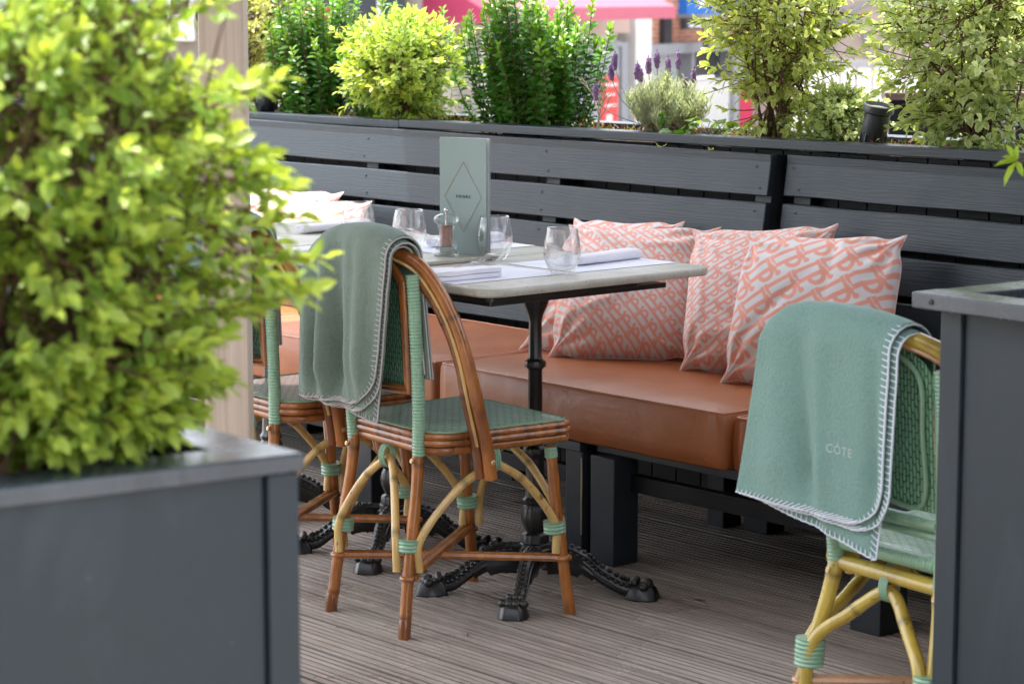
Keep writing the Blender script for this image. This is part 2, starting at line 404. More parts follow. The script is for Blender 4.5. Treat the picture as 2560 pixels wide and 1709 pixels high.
# seat cushions
def seat_cushion(label,x0,x1,y0=4.085,y1=4.70,z0=.306,z1=.449):
    r=.022; nx,ny=40,24
    root=empty('seat_cushion',label,'seat cushion',((x0+x1)/2,(y0+y1)/2,z0),group='tan leatherette bench cushions')
    cx,cy=(x0+x1)/2,(y0+y1)/2; hx,hy=(x1-x0)/2-.004,(y1-y0)/2; h=z1-z0
    def ring(ins,z,bul=0):
        P=[]
        def side(ax,ay,bx,by,n,nxn,nyn):
            for i in range(n):
                t=i/n; q=4*t*(1-t)
                w=.004*noise.noise(Vector((ax*7+t*6,ay*5,z*9)))
                P.append((ax+(bx-ax)*t+nxn*(bul*q+w),ay+(by-ay)*t+nyn*(bul*q+w),z))
        X,Y=hx-ins,hy-ins
        side(-X,-Y,X,-Y,nx,0,-1); side(X,-Y,X,Y,ny,1,0); side(X,Y,-X,Y,nx,0,1); side(-X,Y,-X,-Y,ny,-1,0)
        return P
    n=2*(nx+ny)
    rings=[ring(.012,0),ring(.003,.008,.003),ring(0,h*.3,.010),ring(0,h*.6,.010),ring(.002,h-.012,.006),ring(.006,h-.004,.004)]
    vs=[p for rg in rings for p in rg]
    fs=[(i*n+k,i*n+(k+1)%n,(i+1)*n+(k+1)%n,(i+1)*n+k) for i in range(len(rings)-1) for k in range(n)]
    fs.append(tuple(range(n-1,-1,-1)))
    mb=MB(); mb.add(vs,fs); mb.build('side_panel',LEATH,root,autos=False)
    # crowned top
    V=[];nu,nv=60,40
    for i in range(nu):
        for j in range(nv):
            u=i/(nu-1);v_=j/(nv-1); X=(2*u-1)*(hx-.006); Y=(2*v_-1)*(hy-.006)
            e=min(1,min(u,1-u)*(2*hx)/.09)*1.0; f=min(1,min(v_,1-v_)*(2*hy)/.09)
            crown=(1-(1-e)**2)*(1-(1-f)**2)
            z=h-.004+.012*crown+.0035*noise.noise(Vector(((x0+X)*6,Y*6,1)))*crown
            V.append((X,Y,z))
    npmesh('top_panel',V,gridf(nu,nv),LEATH,root)
    mb=MB(); Q=[(p[0],p[1],p[2]+.001) for p in rings[-1]]; Q.append(Q[0]); mb.tube(Q,.0028,6,cap=False); mb.build('piping',PIPE,root)
seat_cushion('tan leatherette bench cushion between the first table column and the pillows',-4.985,-3.915)
seat_cushion('tan leatherette bench cushion at the left, seen behind the orange chair arch',-6.06,-4.995)
seat_cushion('tan leatherette bench cushion at far left, behind the sage blanket chairs',-7.14,-6.07)
seat_cushion('tan leatherette bench cushion hidden behind the mint blanket at right',-3.905,-2.6,4.10,4.74,z1=.442)

# ------------------------------------------------------------------ trough planter behind the bench
root=empty('trough_planter','long slate grey trough planter behind the bench, full of shrubs','planter',(-4.67,5.05,0))
def tilt(mb): mb.v=[(x,y,z+(x)*.0055*(1 if z>.9 else 0)) for x,y,z in mb.v]; return mb
# local coords: origin x=-4.67,y=5.05
tilt(MB().box(-1.43,3.2,-.212,-.135,1.016,1.041)).build('top_rail',PAINT,root,bevel=.002)
tilt(MB().box(-5.2,-1.434,-.209,-.135,1.013,1.038)).build('top_rail',PAINT,root,bevel=.002)
tilt(MB().box(-5.2,3.2,.16,.25,1.010,1.038)).build('top_rail',PAINT,root,bevel=.002)
for k in range(84):
    x=-5.2+k*.1; MB().box(x+.002,x+.098,-.17,-.15,.0,1.010+x*.0055).build('front_board',PAINTD,root,bevel=.001)
MB().box(-5.2,3.2,.17,.19,-.3,1.0).build('back_panel',PAINTD,root)
V=[]
for i in range(240):
    for j in range(12):
        x=-5.19+8.38*i/239; y=-.148+.316*j/11
        V.append((x,y,1.003+x*.0055+.014*noise.noise(Vector((x*9,y*9,2)))+.01*noise.noise(Vector((x*30,y*30,5)))))
npmesh('soil',V,gridf(240,12),SOIL,root)

# ------------------------------------------------------------------ near planters
def box_planter(label,c,e1,e2,L,W,zt,rt,over,pw,postmat=PLANT):
    root=empty('box_planter',label,'planter',(c[0],c[1],0),group='tall slate grey box planters')
    e1=Vector(e1).normalized().to_3d(); e2=Vector(e2).normalized().to_3d()
    M=Matrix(((e1.x,e2.x,0,0),(e1.y,e2.y,0,0),(0,0,1,0),(0,0,0,1)))
    flip=M.determinant()<0
    def bx(mb,name,mt,bev):
        mb.xf(M)
        if flip: mb.f=[tuple(reversed(f)) for f in mb.f]
        mb.build(name,mt,root,bevel=bev)
    rw=.075
    bx(MB().box(0,L,0,rw,zt-rt,zt),'rim_board',RIM,.003); bx(MB().box(0,L,W-rw,W,zt-rt,zt),'rim_board',RIM,.003)
    bx(MB().box(0,rw-.001,rw+.001,W-rw-.001,zt-rt,zt-.001),'rim_board',RIM,.003); bx(MB().box(L-rw+.001,L,rw+.001,W-rw-.001,zt-rt,zt-.001),'rim_board',RIM,.003)
    o=over
    for (a,b_) in ((o,o),(L-o-pw,o),(o,W-o-pw),(L-o-pw,W-o-pw)):
        bx(MB().box(a,a+pw,b_,b_+pw,0,zt-rt-.0005),'corner_post',postmat,.002)
    g=.008
    bx(MB().box(o+pw+.002,L-o-pw-.002,o+g,o+g+.018,.02,zt-rt-.001),'side_panel',postmat,.001)
    bx(MB().box(o+pw+.002,L-o-pw-.002,W-o-g-.018,W-o-g,.02,zt-rt-.001),'side_panel',postmat,.001)
    bx(MB().box(o+g,o+g+.018,o+pw+.002,W-o-pw-.002,.02,zt-rt-.001),'side_panel',postmat,.001)
    bx(MB().box(L-o-g-.018,L-o-g,o+pw+.002,W-o-pw-.002,.02,zt-rt-.001),'side_panel',postmat,.001)
    bx(MB().box(rw,L-rw,rw,W-rw,zt-.10,zt-.03),'soil',SOIL,0)
    for sx,sy in ((.028,-.0005),):
        pass
    return root
PL=box_planter('slate grey box planter in the left foreground holding the lime bush',(-2.108,1.538),(-.129,-.99),(-.998,.06),.95,.42,.934,.0212,.005,.038)
PR=box_planter('slate grey box planter with pale top at the right edge',(-2.608,3.171),(.998,-.052),(.070,.997),.85,.40,.934,.0275,.035,.046)
screw(PR,Vector((.045,-.004,.920)),(0,-1,0))

# ------------------------------------------------------------------ post and canopy
root=empty('timber_post','square pale timber post rising beside the left chair','post',(-4.10,2.80,0),R(48.9))
MB().box(-.0455,.0455,-.0455,.0455,0,2.62).build('shaft',PINE,root,bevel=.003)
m,nt,b=mat('canopy_cloth',(.3,.28,.25),.9); CANOPY=m
n=ntex(nt,coords(nt),60,3); setc(nt,b,mix(nt,n,(.26,.24,.22),(.34,.32,.29)))
root=empty('canopy','unseen beige cloth canopy shading the terrace, above the picture','canopy',(-4.0,3.6,2.6))  # unseen, inferred from the post; edges and dark cloth set for the shade
mb=MB(); mb.box(-2.55,3.0,-1.75,1.12,.05,.062); mb.build('canopy_cloth',CANOPY,root)
for yy in (-1.7,1.06): MB().box(-2.55,3.0,yy,yy+.05,-.03,.045).build('beam',PINE,root)
for k in range(5): MB().box(-2.54+k*1.3,-2.49+k*1.3,-1.64,1.05,-.02,.047).build('rafter',PINE,root)

m,nt,b=mat('light_block_render',(.12,.11,.10),.8); RW=m
n=ntex(nt,coords(nt),4,5); setc(nt,b,mix(nt,n,(.09,.085,.08),(.15,.14,.13)))
rwl=empty('light_block_building','unseen dark rendered building added behind the viewer to block light','building',(-2.5,-2.2,0))  # added behind the camera to cut front light and deepen the shade
MB().box(-3.5,6.5,-.3,0,-.3,4.5).build('wall',RW,rwl)
for k in range(4): MB().box(-3.0+k*2.3,-1.6+k*2.3,.002,.03,.9,2.6).build('window',PAINTD,rwl)
ew=empty('light_block_wall','unseen dark rendered wall added right of the picture to darken that side','wall',(-.9,4.0,0))  # added out of view to darken the right side of the terrace
MB().box(0,.2,-1.2,1.1,-.3,2.62).build('wall',RW,ew)
# ------------------------------------------------------------------ chairs
def bind(mb,P,r,n=12,pitch=.0075,ell=1.0,axis=None):
    """ribbed wrapping along a polyline"""
    P=[Vector(p) for p in P]; L=sum((P[i+1]-P[i]).length for i in range(len(P)-1)); k=max(6,int(L/pitch)*4)
    pts=[];rs=[];acc=[0]
    for i in range(len(P)-1): acc.append(acc[-1]+(P[i+1]-P[i]).length)
    for q in range(k+1):
        s=L*q/k; i=0
        while i<len(P)-2 and acc[i+1]<s: i+=1
        t=(s-acc[i])/max(1e-9,acc[i+1]-acc[i]); pts.append(P[i].lerp(P[i+1],t))
        ph=(s/pitch)%1; rs.append(r*(1-.15*(1-abs(math.sin(math.pi*ph))**.6)))
    mb.tube(pts,rs,n,flat=ell)
def cane_tube(mb,P,r,n=10,nodes=(),cap=True,res=8):
    Q=crom(P,res); m_=len(Q); rs=[];cs=[]
    L=[0]
    for i in range(1,m_): L.append(L[-1]+(Q[i]-Q[i-1]).length)
    T=L[-1]
    rr=r if hasattr(r,'__len__') else (r,r)
    for i in range(m_):
        t=L[i]/T; q=rr[0]+(rr[1]-rr[0])*t; d=1
        for nd in nodes:
            dd=abs(t-nd)*T
            if dd<.012: q*=1+.09*math.cos(dd/.012*math.pi/2)
            if dd<.004: d=.45
        rs.append(q); cs.append((d,d,d))
    mb.tube(Q,rs,n,cs,cap)

def outline(grow=0,z=.455,n=6,front=.206,rear=-.165):
    """seat outline, rounded"""
    pts=[]
    pl=[(.10,rear),(.188,rear),(.204,front),(-.204,front),(-.188,rear),(-.10,rear)]
    rad=[0,.075,.03,.03,.075,0]
    for i,(x,y) in enumerate(pl):
        r_=rad[i]
        if r_==0: pts.append((x,y)); continue
        a=Vector(pl[i-1])-Vector((x,y)); c=Vector(pl[(i+1)%6])-Vector((x,y)); a.normalize(); c.normalize()
        p0=Vector((x,y))+a*r_; p1=Vector((x,y))+c*r_
        for k in range(n+1):
            t=k/n; q=p0*(1-t)**2+Vector((x,y))*2*t*(1-t)+p1*t*t; pts.append((q.x,q.y))
    out=[]
    for x,y in pts:
        l=math.hypot(x,y); out.append((x*(1+grow/l),y*(1+grow/l),z))
    return out
def closed(P): return P+[P[0]]

def make_chair(name,label,style,loc,rz,group,zs=1.0):
    ro=empty(name,label,'chair',loc,rz,group)
    ylw=style=='yellow'
    wood=CANEY if ylw else CANE; pale=CANEY if ylw else CANEP
    ws,wb=(WSEAT2,WBACK2) if ylw else (WSEAT,WBACK)
    lr=.0150 if ylw else .0135
    def sp(P):
        if not ylw: return P
        return [(x+math.copysign(1,x)*.035*(1-z/.42),y+math.copysign(1,y)*.036*(1-z/.42),z) for x,y,z in P]
    # legs
    for sx in (-1,1):
        mb=MB(); cane_tube(mb,sp([(sx*.156,-.226,0),(sx*.150,-.216,.08),(sx*.144,-.200,.2),(sx*.137,-.178,.33),(sx*.133,-.170,.42)]),(lr*1.02,lr),12,(.12,.62,.93)); 
        g=mb.build('rear_leg',wood,ro)
        mb=MB(); mb.tube(sp([(sx*.156,-.226,-.0003),(sx*.1553,-.2245,.020),(sx*.1542,-.2225,.040),(sx*.1540,-.2222,.043)]),[lr*1.09,lr*1.10,lr*1.08,lr],12,(.55,.45,.4)); mb.build('foot_cap',wood,g)
        mb=MB(); cane_tube(mb,sp([(sx*.197,.212,0),(sx*.190,.200,.1),(sx*.182,.182,.25),(sx*.177,.168,.40)]),(lr*1.05,lr*.95),12,(.42,.8)); mb.build('front_leg',wood,ro)
    # stiles
    for sx in (-1,1):
        mb=MB(); bind(mb,[(sx*.135,-.170,.408),(sx*.141,-.173,.5),(sx*.146,-.180,.62),(sx*.149,-.189,.75),(sx*.146,-.193,.818)],lr*1.14,12); mb.build('wrapped_stile',BIND,ro)
    # hoop
    H=[(.083,-.199,.867),(.140,-.169,.838),(.177,-.143,.783),(.205,-.120,.714),(.222,-.099,.631),(.230,-.077,.534),(.232,-.052,.43),(.229,-.038,.355)]
    full=[(-x,y,z) for x,y,z in reversed(H)]+[(0,-.213,.880)]+H
    mb=MB(); cane_tube(mb,full,.0148 if not ylw else .017,12,(.13,.3,.44,.6,.72,.86)); mb.build('arched_frame',wood,ro)
    # inner companion: offset toward centre/down
    C0=Vector((0,-.12,.45)); inn=[];strip=[]
    for p in full:
        p=Vector(p); d=(Vector((0,p.y,.42))-p); 
        d.y=0
        if d.length<1e-6: d=Vector((0,0,-1))
        if p.z<.6: d=Vector((-1 if p.x>0 else 1,0,0))*1.0+Vector((0,-.25,0))
        d.normalize(); inn.append(p+d*.026+Vector((0,-.004,0))); strip.append(p+d*.0135+Vector((0,-.0125,0)))
    Mid=len(inn)//2
    dk=CANE if not ylw else CANEPK
    for half in (inn[:Mid-1],inn[Mid+2:]):
        mb=MB(); 
        if ylw: cane_tube(mb,half,.008,10,())
        else: cane_tube(mb,half,.0128,12,(.25,.6))
        o_=mb.build('inner_bow',dk if ylw else CANE_DK,ro)
    mb=MB(); cane_tube(mb,strip[1:-1],.0042,6,()); mb.build('bow_strip',CANEPK if ylw else CANEP,ro)
    # back frame + wicker
    yb=lambda z:-.176-(z-.5)*.062
    fr=[(-.122,.552),(-.125,.70),(-.124,.800),(-.075,.843),(0,.858),(.075,.843),(.124,.800),(.125,.70),(.122,.552),(0,.546)]
    if not ylw:
        for k,(sc,dy) in enumerate(((1.0,-.006),(.90,-.004))):
            P=[(x*sc*(1.0),yb(z)+dy,.70+(z-.70)*(1-(1-sc)*.55)) for x,z in fr]
            mb=MB(); Q=[]
            for i in range(len(P)):
                a=Vector(P[i]);c=Vector(P[(i+1)%len(P)])
                for t in range(6): Q.append(a.lerp(c,t/6))
            Q.append(Q[0]); mb.tube(Q,.0072,8,cap=False); mb.build('back_frame_rod',CANE,ro)
    else:
        P=[(x*.80,yb(z)-.004,.70+(z-.70)*.9) for x,z in fr]; mb=MB(); Q=crom(P+[P[0]],5); mb.tube(Q,.005,8,cap=False); mb.build('back_frame_rod',BIND,ro)
        mb=MB(); bind(mb,[(-.13,-.176,.53),(.13,-.176,.53)],.0125,12); mb.build('wrapped_back_rail',BIND,ro)
        mb=MB(); bind(mb,[(-.13,-.172,.508),(.13,-.172,.508)],.0085,12); mb.build('wrapped_back_rail',BIND,ro)
    V=[];nu,nv=36,60
    for i in range(nu):
        for j in range(nv):
            t=j/(nv-1); z=.552+t*.30; half=(.116 if z<.795 else .116*math.sqrt(max(0,1-((z-.795)/.06)**2)))*(1 if not ylw else 1.06)
            x=(2*i/(nu-1)-1)*max(half,.002); 
            wv=.0012*math.sin(x*330+ (1 if int(z/.0095)%2 else 0)*math.pi)
            V.append((x,yb(z)+.002+wv,z))
    npmesh('wicker_back',V,gridf(nu,nv),wb,ro)
    # seat
    top=outline(-.004,.463); mb=MB(); n=len(top)
    rings=[[(x*s_,y*s_,.463+.004*(1-s_**4)) for x,y,z in top] for s_ in (1,.9,.7,.45,.2)]
    vs=[p for rg in rings for p in rg]+[(0,0,.467)]
    fs=[(i*n+k,i*n+(k+1)%n,(i+1)*n+(k+1)%n,(i+1)*n+k) for i in range(4) for k in range(n)]+[(4*n+k,4*n+(k+1)%n,5*n) for k in range(n)]
    mb.add(vs,[tuple(reversed(f)) for f in fs]); 
    mb.add([(x,y,.452) for x,y,z in top],[tuple(range(n))])
    mb.build('woven_seat',ws,ro,autos=False)
    if not ylw:
        for z,g in ((.453,.001),(.4385,.003)):
            mb=MB(); P=[Vector(p) for p in closed(outline(g,z))]; Q=[]
            for i in range(len(P)-1):
                k=max(1,int((P[i+1]-P[i]).length/.012))
                for t in range(k): Q.append(P[i].lerp(P[i+1],t/k))
            Q.append(Q[0]); mb.tube(Q,[.0080*(1+.05*math.sin(i*1.9)+.05*math.sin(i*.73)) for i in range(len(Q))],8,[((.4,.35,.3) if i%7==0 else (1,1,1)) for i in range(len(Q))],cap=False); mb.build('seat_edge_rod',CANE,ro)
        mb=MB(); bind(mb,closed(outline(-.006,.4605)),.0048,6,.006); mb.build('woven_border',BIND,ro)
    else:
        mb=MB(); P=closed(outline(-.001,.4515)); bind(mb,P,.0155,10,.0085); mb.build('wrapped_seat_edge',BIND,ro)
    mb=MB(); cane_tube(mb,[Vector(p) for p in closed(outline(-.010 if not ylw else -.002,.421 if not ylw else .412))],.0112 if not ylw else .016,10,(.1,.4,.7,.85),res=3); mb.build('seat_ring',wood,ro)
    # braces
    def arch(p0,p1,ap,wr):
        for a,c in ((p0,p1),(p1,p0)):
            a=Vector(a); ap_=Vector(ap); d=(Vector((c[0],c[1],0))-Vector((a.x,a.y,0))).normalized()
            P=[a+Vector((0,0,0)),a+Vector((0,0,.075 if not ylw else .115))+d*.004,a.lerp(ap_,.55)+Vector((0,0,.045))-d*.012,ap_-d*.018+Vector((0,0,-.012)),ap_+d*.01]
            if ylw: P=[Vector(q) for q in sp([tuple(q) for q in P])]
            mb=MB(); cane_tube(mb,P,.0098 if not ylw else .0125,10,(.3,.72)); mb.build('brace',pale,ro)
        mb=MB(); e=(Vector(p1)-Vector(p0)); e.z=0; e.normalize(); q=Vector(ap)
        nrm=Vector((-e.y,e.x,0))
        P=[q+nrm*.0165*math.cos(t*math.pi/8)+Vector((0,0,.004+.026*math.sin(t*math.pi/8))) for t in range(17)]
        for k in (-1.5,-.5,.5,1.5): mb.tube([p+e*k*.0052 for p in P],.0027,5,cap=False)
        mb.build('apex_binding',BIND,ro)
    arch(*(((-.122,-.222,.148),(.122,-.222,.148)) if not ylw else ((-.128,-.209,.148),(.128,-.209,.148))),(0,-.166,.385),1)
    arch((-.165,.208,.148),(.165,.208,.148),(0,.176,.385),1)
    for sx in (-1,1): arch((sx*.158,-.186,.148),(sx*.189,.175,.148),(sx*.186,0,.385),1)
    # bindings on the legs
    for sx in (-1,1):
        for (x,y) in ((.143,-.203),(.181,.183)):
            z=.205 if not ylw else .236
            x,y=sp([(x,y,z)])[0][:2]
            mb=MB(); bind(mb,[(sx*(x-.004),y+(.002 if y<0 else -.002),z-.013 -(.012 if ylw else 0)),(sx*(x-.005),y+(.004 if y<0 else -.004),z+.017+(.012 if ylw else 0))],.0262 if not ylw else .0285,16,.0085); mb.build('leg_binding',BIND,ro)
        mb=MB(); bind(mb,[(sx*.178,.170,.372),(sx*.177,.168,.398)],lr*1.15,12,.006); mb.build('leg_binding',BIND,ro)
    # crossed stretchers and collars
    SZ=.135 if not ylw else .182
    def leg_at(sx,rear,z): 
        t=z/.4
        if ylw: return Vector((sx*(.190-.057*t),-.262+.092*t,z)) if rear else Vector((sx*(.22-.043*t),.245-.077*t,z))
        return Vector((sx*(.153-.02*t),-.224+.055*t,z)) if rear else Vector((sx*(.195-.018*t),.209-.041*t,z))
    for k,(sa,sb) in enumerate(((-1,1),(1,-1))):
        a=leg_at(sa,True,SZ+k*.006); c=leg_at(sb,False,SZ+k*.006)
        mb=MB(); e=(c-a).normalized(); sd_=Vector((-e.y,e.x,0))*.0085
        cane_tube(mb,[a+sd_,a.lerp(c,.5)+sd_,c+sd_],.0088,8,(.35,)); cane_tube(mb,[a-sd_,a.lerp(c,.5)-sd_+Vector((0,0,.002)),c-sd_],.0088,8,(.7,))
        mb.build('stretcher',CANEPK if ylw else CANE,ro)
    for sx in (-1,1):
        for rear in (True,False):
            p=leg_at(sx,rear,SZ); mb=MB(); mb.tube([p+Vector((math.cos(t*math.pi/8)*.0165,math.sin(t*math.pi/8)*.0165,0)) for t in range(17)],.0062,8,cap=False)
            mb.build('stretcher_collar',CANEPK if ylw else CANE,ro)
    # screws on the arch foot and the rear legs
    for sx in (-1,1):
        mb=MB().lathe([(.0062,0),(.0062,.002),(.004,.004),(0,.0035)],n=10,M=Matrix.Translation((sx*(.245),-.044,.395))@Matrix.Rotation(R(90*sx),4,'Y')); mb.build('screw_cap',BRASS,ro)
        mb=MB().lathe([(.0062,0),(.0062,.002),(.004,.004),(0,.0035)],n=10,M=Matrix.Translation((sx*.136,-.189,.398))@Matrix.Rotation(R(90),4,'X')); mb.build('screw_cap',BRASS,ro)
    ro.scale=(1,1,zs)
    return ro
CANE_DK=bamboo('dark_cane',(.15,.045,.014),(.32,.11,.03),(.06,.018,.009))
G='green wicker cane chairs'
C1=make_chair('cane_chair','orange cane chair with green woven seat, in front of the first table','orange',(-4.265,3.52,0),R(-5),G)
C3=copy_tree(C1); C3.location=(-4.813,3.517,0); C3['label']='orange cane chair just right of the timber post, half hidden by leaves'
C2=make_chair('cane_chair','yellow cane chair with pale green woven seat at the right edge','yellow',(-2.729,3.462,0),R(-6),G,.965)

# ------------------------------------------------------------------ text helper
def text_shape(body,size=1.0,bold=0.0,space=1.0):
    cu=bpy.data.curves.new('t','FONT'); cu.body=body; cu.size=size; cu.offset=bold; cu.space_character=space; cu.align_x='CENTER'; cu.align_y='CENTER'; cu.resolution_u=4
    o=bpy.data.objects.new('t',cu); COL.objects.link(o)
    dg=bpy.context.evaluated_depsgraph_get(); me=bpy.data.meshes.new_from_object(o.evaluated_get(dg))
    vs=[tuple(v.co) for v in me.vertices]; fs=[tuple(p.vertices) for p in me.polygons]
    bpy.data.objects.remove(o); bpy.data.curves.remove(cu); bpy.data.meshes.remove(me)
    return vs,fs
def text_mesh(name,body,size,M,mt,parent,bold=0,space=1.0,fn=None):
    vs,fs=text_shape(body,size,bold,space); mb=MB()
    mb.add([(fn(*v[:2]) if fn else M@Vector(v)) for v in vs],fs); return mb.build(name,mt,parent,smooth=False)

# ------------------------------------------------------------------ tables
def rrect(x0,x1,y0,y1,r,n=6):
    P=[]
    for cx,cy,a0 in ((x1-r,y0+r,-90),(x1-r,y1-r,0),(x0+r,y1-r,90),(x0+r,y0+r,180)):
        for k in range(n+1):
            a=R(a0+90*k/n); P.append((cx+r*math.cos(a),cy+r*math.sin(a)))
    return P
def claw_leg(ang,rad):
    d=Vector((math.cos(ang),math.sin(ang),0)); s=Vector((-d.y,d.x,0)); mb=MB()
    P=crom([d*.035+Vector((0,0,.098)),d*.085+Vector((0,0,.098)),d*.13+Vector((0,0,.080)),d*(.16)+Vector((0,0,.056)),d*(rad-.055)+Vector((0,0,.030)),d*(rad-.02)+Vector((0,0,.022))],6)
    n=len(P)
    # body: tall narrow section
    V=[];sec=[(-.013,-.026),(.013,-.026),(.0175,-.012),(.0105,.004),(.0135,.016),(0,.024),(-.0135,.016),(-.0105,.004),(-.0175,-.012)]
    for i,p in enumerate(P):
        sc=1.12-.30*(i/n)
        low=1.7 if i<n*.3 else (1.2 if i<n*.5 else .8)
        for a,h in sec: V.append(p+s*a*sc+Vector((0,0,h*sc*(low if h<0 else 1))))
    k=len(sec); mb.add(V,[(i*k+a,i*k+(a+1)%k,(i+1)*k+(a+1)%k,(i+1)*k+a) for i in range(n-1) for a in range(k)]+[tuple(range(k-1,-1,-1)),tuple((n-1)*k+a for a in range(k))])
    for i in range(3,n-2,2):
        mb.ball(P[i]+Vector((0,0,.022)),.0075,8,5,sc=(1,1,.8))
        for q in (-1,1): mb.ball(P[i]+s*q*.011+Vector((0,0,.008)),.0055,6,4)
    mb.tube([p+s*.0135+Vector((0,0,-.006)) for p in P],.0028,6); mb.tube([p-s*.0135+Vector((0,0,-.006)) for p in P],.0028,6)
    # hanging leaf ornament under the root
    mb.tube([d*.05+Vector((0,0,.085)),d*.062+Vector((0,0,.062)),d*.07+Vector((0,0,.047))],[.014,.010,.003],8)
    # paw
    q=MB(); c=d*(rad-.002)
    pr=[(-.034,-.020),(-.008,-.033),(.022,-.034),(.040,-.020),(.040,.020),(.022,.034),(-.008,.033),(-.034,.020)]
    lo=[c+d*a*1.08+s*b*1.08 for a,b in pr]; 
    hi=[c+d*a*.86+s*b*.84+Vector((0,0,.026)) for a,b in pr]; top=[c+d*a*.55+s*b*.5+Vector((0,0,.037)) for a,b in pr]
    m_=8; q.add(lo+hi+top,[tuple(range(7,-1,-1)),tuple(range(16,24))]+[(r_*8+a,r_*8+(a+1)%8,(r_+1)*8+(a+1)%8,(r_+1)*8+a) for r_ in (0,1) for a in range(8)])
    for a in (-.024,-.008,.008,.024): q.ball(c+d*(.018-abs(a)*.3)+s*a+Vector((0,0,.034)),.0115,10,7,sc=(1.1,1.1,.95))
    for a in (-.014,0,.014): q.ball(c-d*.014+s*a+Vector((0,0,.042)),.0098,8,5)
    return mb,q
def make_table(label,cx,cy,x0,x1,y0,y1,group='marble bistro tables on black iron pedestals'):
    ro=empty('bistro_table',label,'table',(cx,cy,0),group=group)
    P=rrect(x0-cx,x1-cx,y0-cy,y1-cy,.045); n=len(P)
    ctr=Vector(((x0+x1)/2-cx,(y0+y1)/2-cy)); rings=[]
    for ins,z in ((.004,.7655),(.0,.769),(.0,.779),(.002,.783),(.0055,.785)):
        rg=[]
        for x,y in P:
            v_=Vector((x,y))-ctr; l=v_.length; q=ctr+v_*(1-ins/l); rg.append((q.x,q.y,z+.0006*noise.noise(Vector((x*20,y*20,z*50)))))
        rings.append(rg)
    mb=MB(); mb.add([p for r_ in rings for p in r_],[(i*n+k,i*n+(k+1)%n,(i+1)*n+(k+1)%n,(i+1)*n+k) for i in range(4) for k in range(n)]+[tuple(range(n-1,-1,-1)),tuple(4*n+k for k in range(n))])
    mb.build('tabletop',MARB,ro)
    mb=MB(); mb.prism(rrect(x0-cx+.03,x1-cx-.028,y0-cy+.03,y0-cy+.50,.02),.752,.7652); mb.prism(rrect(x0-cx+.05,x1-cx-.045,y0-cy+.045,y0-cy+.60,.006),.7405,.7518); mb.box(-.05,.05,-.18,.18,.724,.7403)
    mb.build('under_plate',IRON,ro,bevel=.001)
    mb=MB(); mb.lathe([(.048,.095),(.050,.101),(.049,.110),(.043,.113),(.041,.122),(.034,.124),(.033,.142),(.030,.146),(.022,.150),(.026,.158),(.033,.175),(.0345,.190),(.031,.206),(.026,.216),(.030,.222),(.031,.228),(.026,.234),(.024,.238),(.0225,.30),(.021,.328),(.0225,.333),(.029,.338),(.031,.346),(.029,.355),(.019,.362),(.0178,.40),(.0168,.544),(.020,.548),(.025,.551),(.0262,.558),(.025,.565),(.019,.569),(.0165,.574),(.0155,.66),(.019,.676),(.030,.700),(.034,.712),(.034,.738)],n=40,flute=10,fd=.07)
    mb.build('pedestal_column',IRON,ro)
    for a,r_ in ((234,.25),(307,.247),(34,.265),(128,.255)):
        l,q=claw_leg(R(a),r_); lo=l.build('leg',IRON,ro); q.build('claw_foot',IRON,lo,bevel=.005,seg=3)
    mb=MB(); mb.lathe([(.0,.060),(.03,.062),(.056,.078),(.062,.09),(.05,.096),(0,.097)],n=28,flute=8,fd=.15); mb.build('base_boss',IRON,ro)
    return ro
T1=make_table('marble topped bistro table nearest the yellow chair, holding the front place settings',-4.26,3.79,-4.512,-4.015,3.432,4.150)
T2=make_table('marble topped bistro table behind the orange chair arch, holding the pepper mill and menu',-4.835,3.81,-5.062,-4.517,3.430,4.150)
T3=make_table('marble topped bistro table at left in the sunlight, mostly hidden by the sage blanket',-5.38,3.81,-5.615,-5.068,3.430,4.150)

# centre slab
mb=MB(); mb.prism(rrect(-4.625,-4.478,3.60,3.868,.012),.7856,.7952); o=mb.build('marble_slab',MARB,None,bevel=.002)
tag(o,'small marble board standing on the tables under the pepper mill','serving board')
# glasses
def glass(label,x,y,z=.7856,s=1.0):
    ro=bpy.data.objects.new
    pr=[(0,.004),(.018,.0035),(.0205,.001),(.0225,0),(.0245,.003),(.0300,.014),(.0368,.030),(.0400,.046),(.0395,.062),(.0365,.084),(.0325,.106),(.0318,.1085),(.0310,.106),(.0350,.084),(.0381,.062),(.0386,.046),(.0354,.031),(.0285,.0165),(.020,.0105),(0,.009)]
    mb=MB(); mb.lathe([(r_*s*1.10,h*s) for r_,h in pr],n=48); o=mb.build('tumbler_glass',GLASS,autos=False); o.location=(x,y,z)
    return tag(o,label,'glass',group='stemless wine tumblers')
glass('stemless glass nearest the viewer, in front of the rolled napkin',-4.138,3.765)
glass('stemless glass right beside the menu card and the fork tines',-4.470,3.843)
glass('stemless glass to the left of the pepper mill, behind the blanket stitching',-4.745,3.795)
glass('stemless glass at the back left, in front of the sunlit pillow',-5.012,3.838)
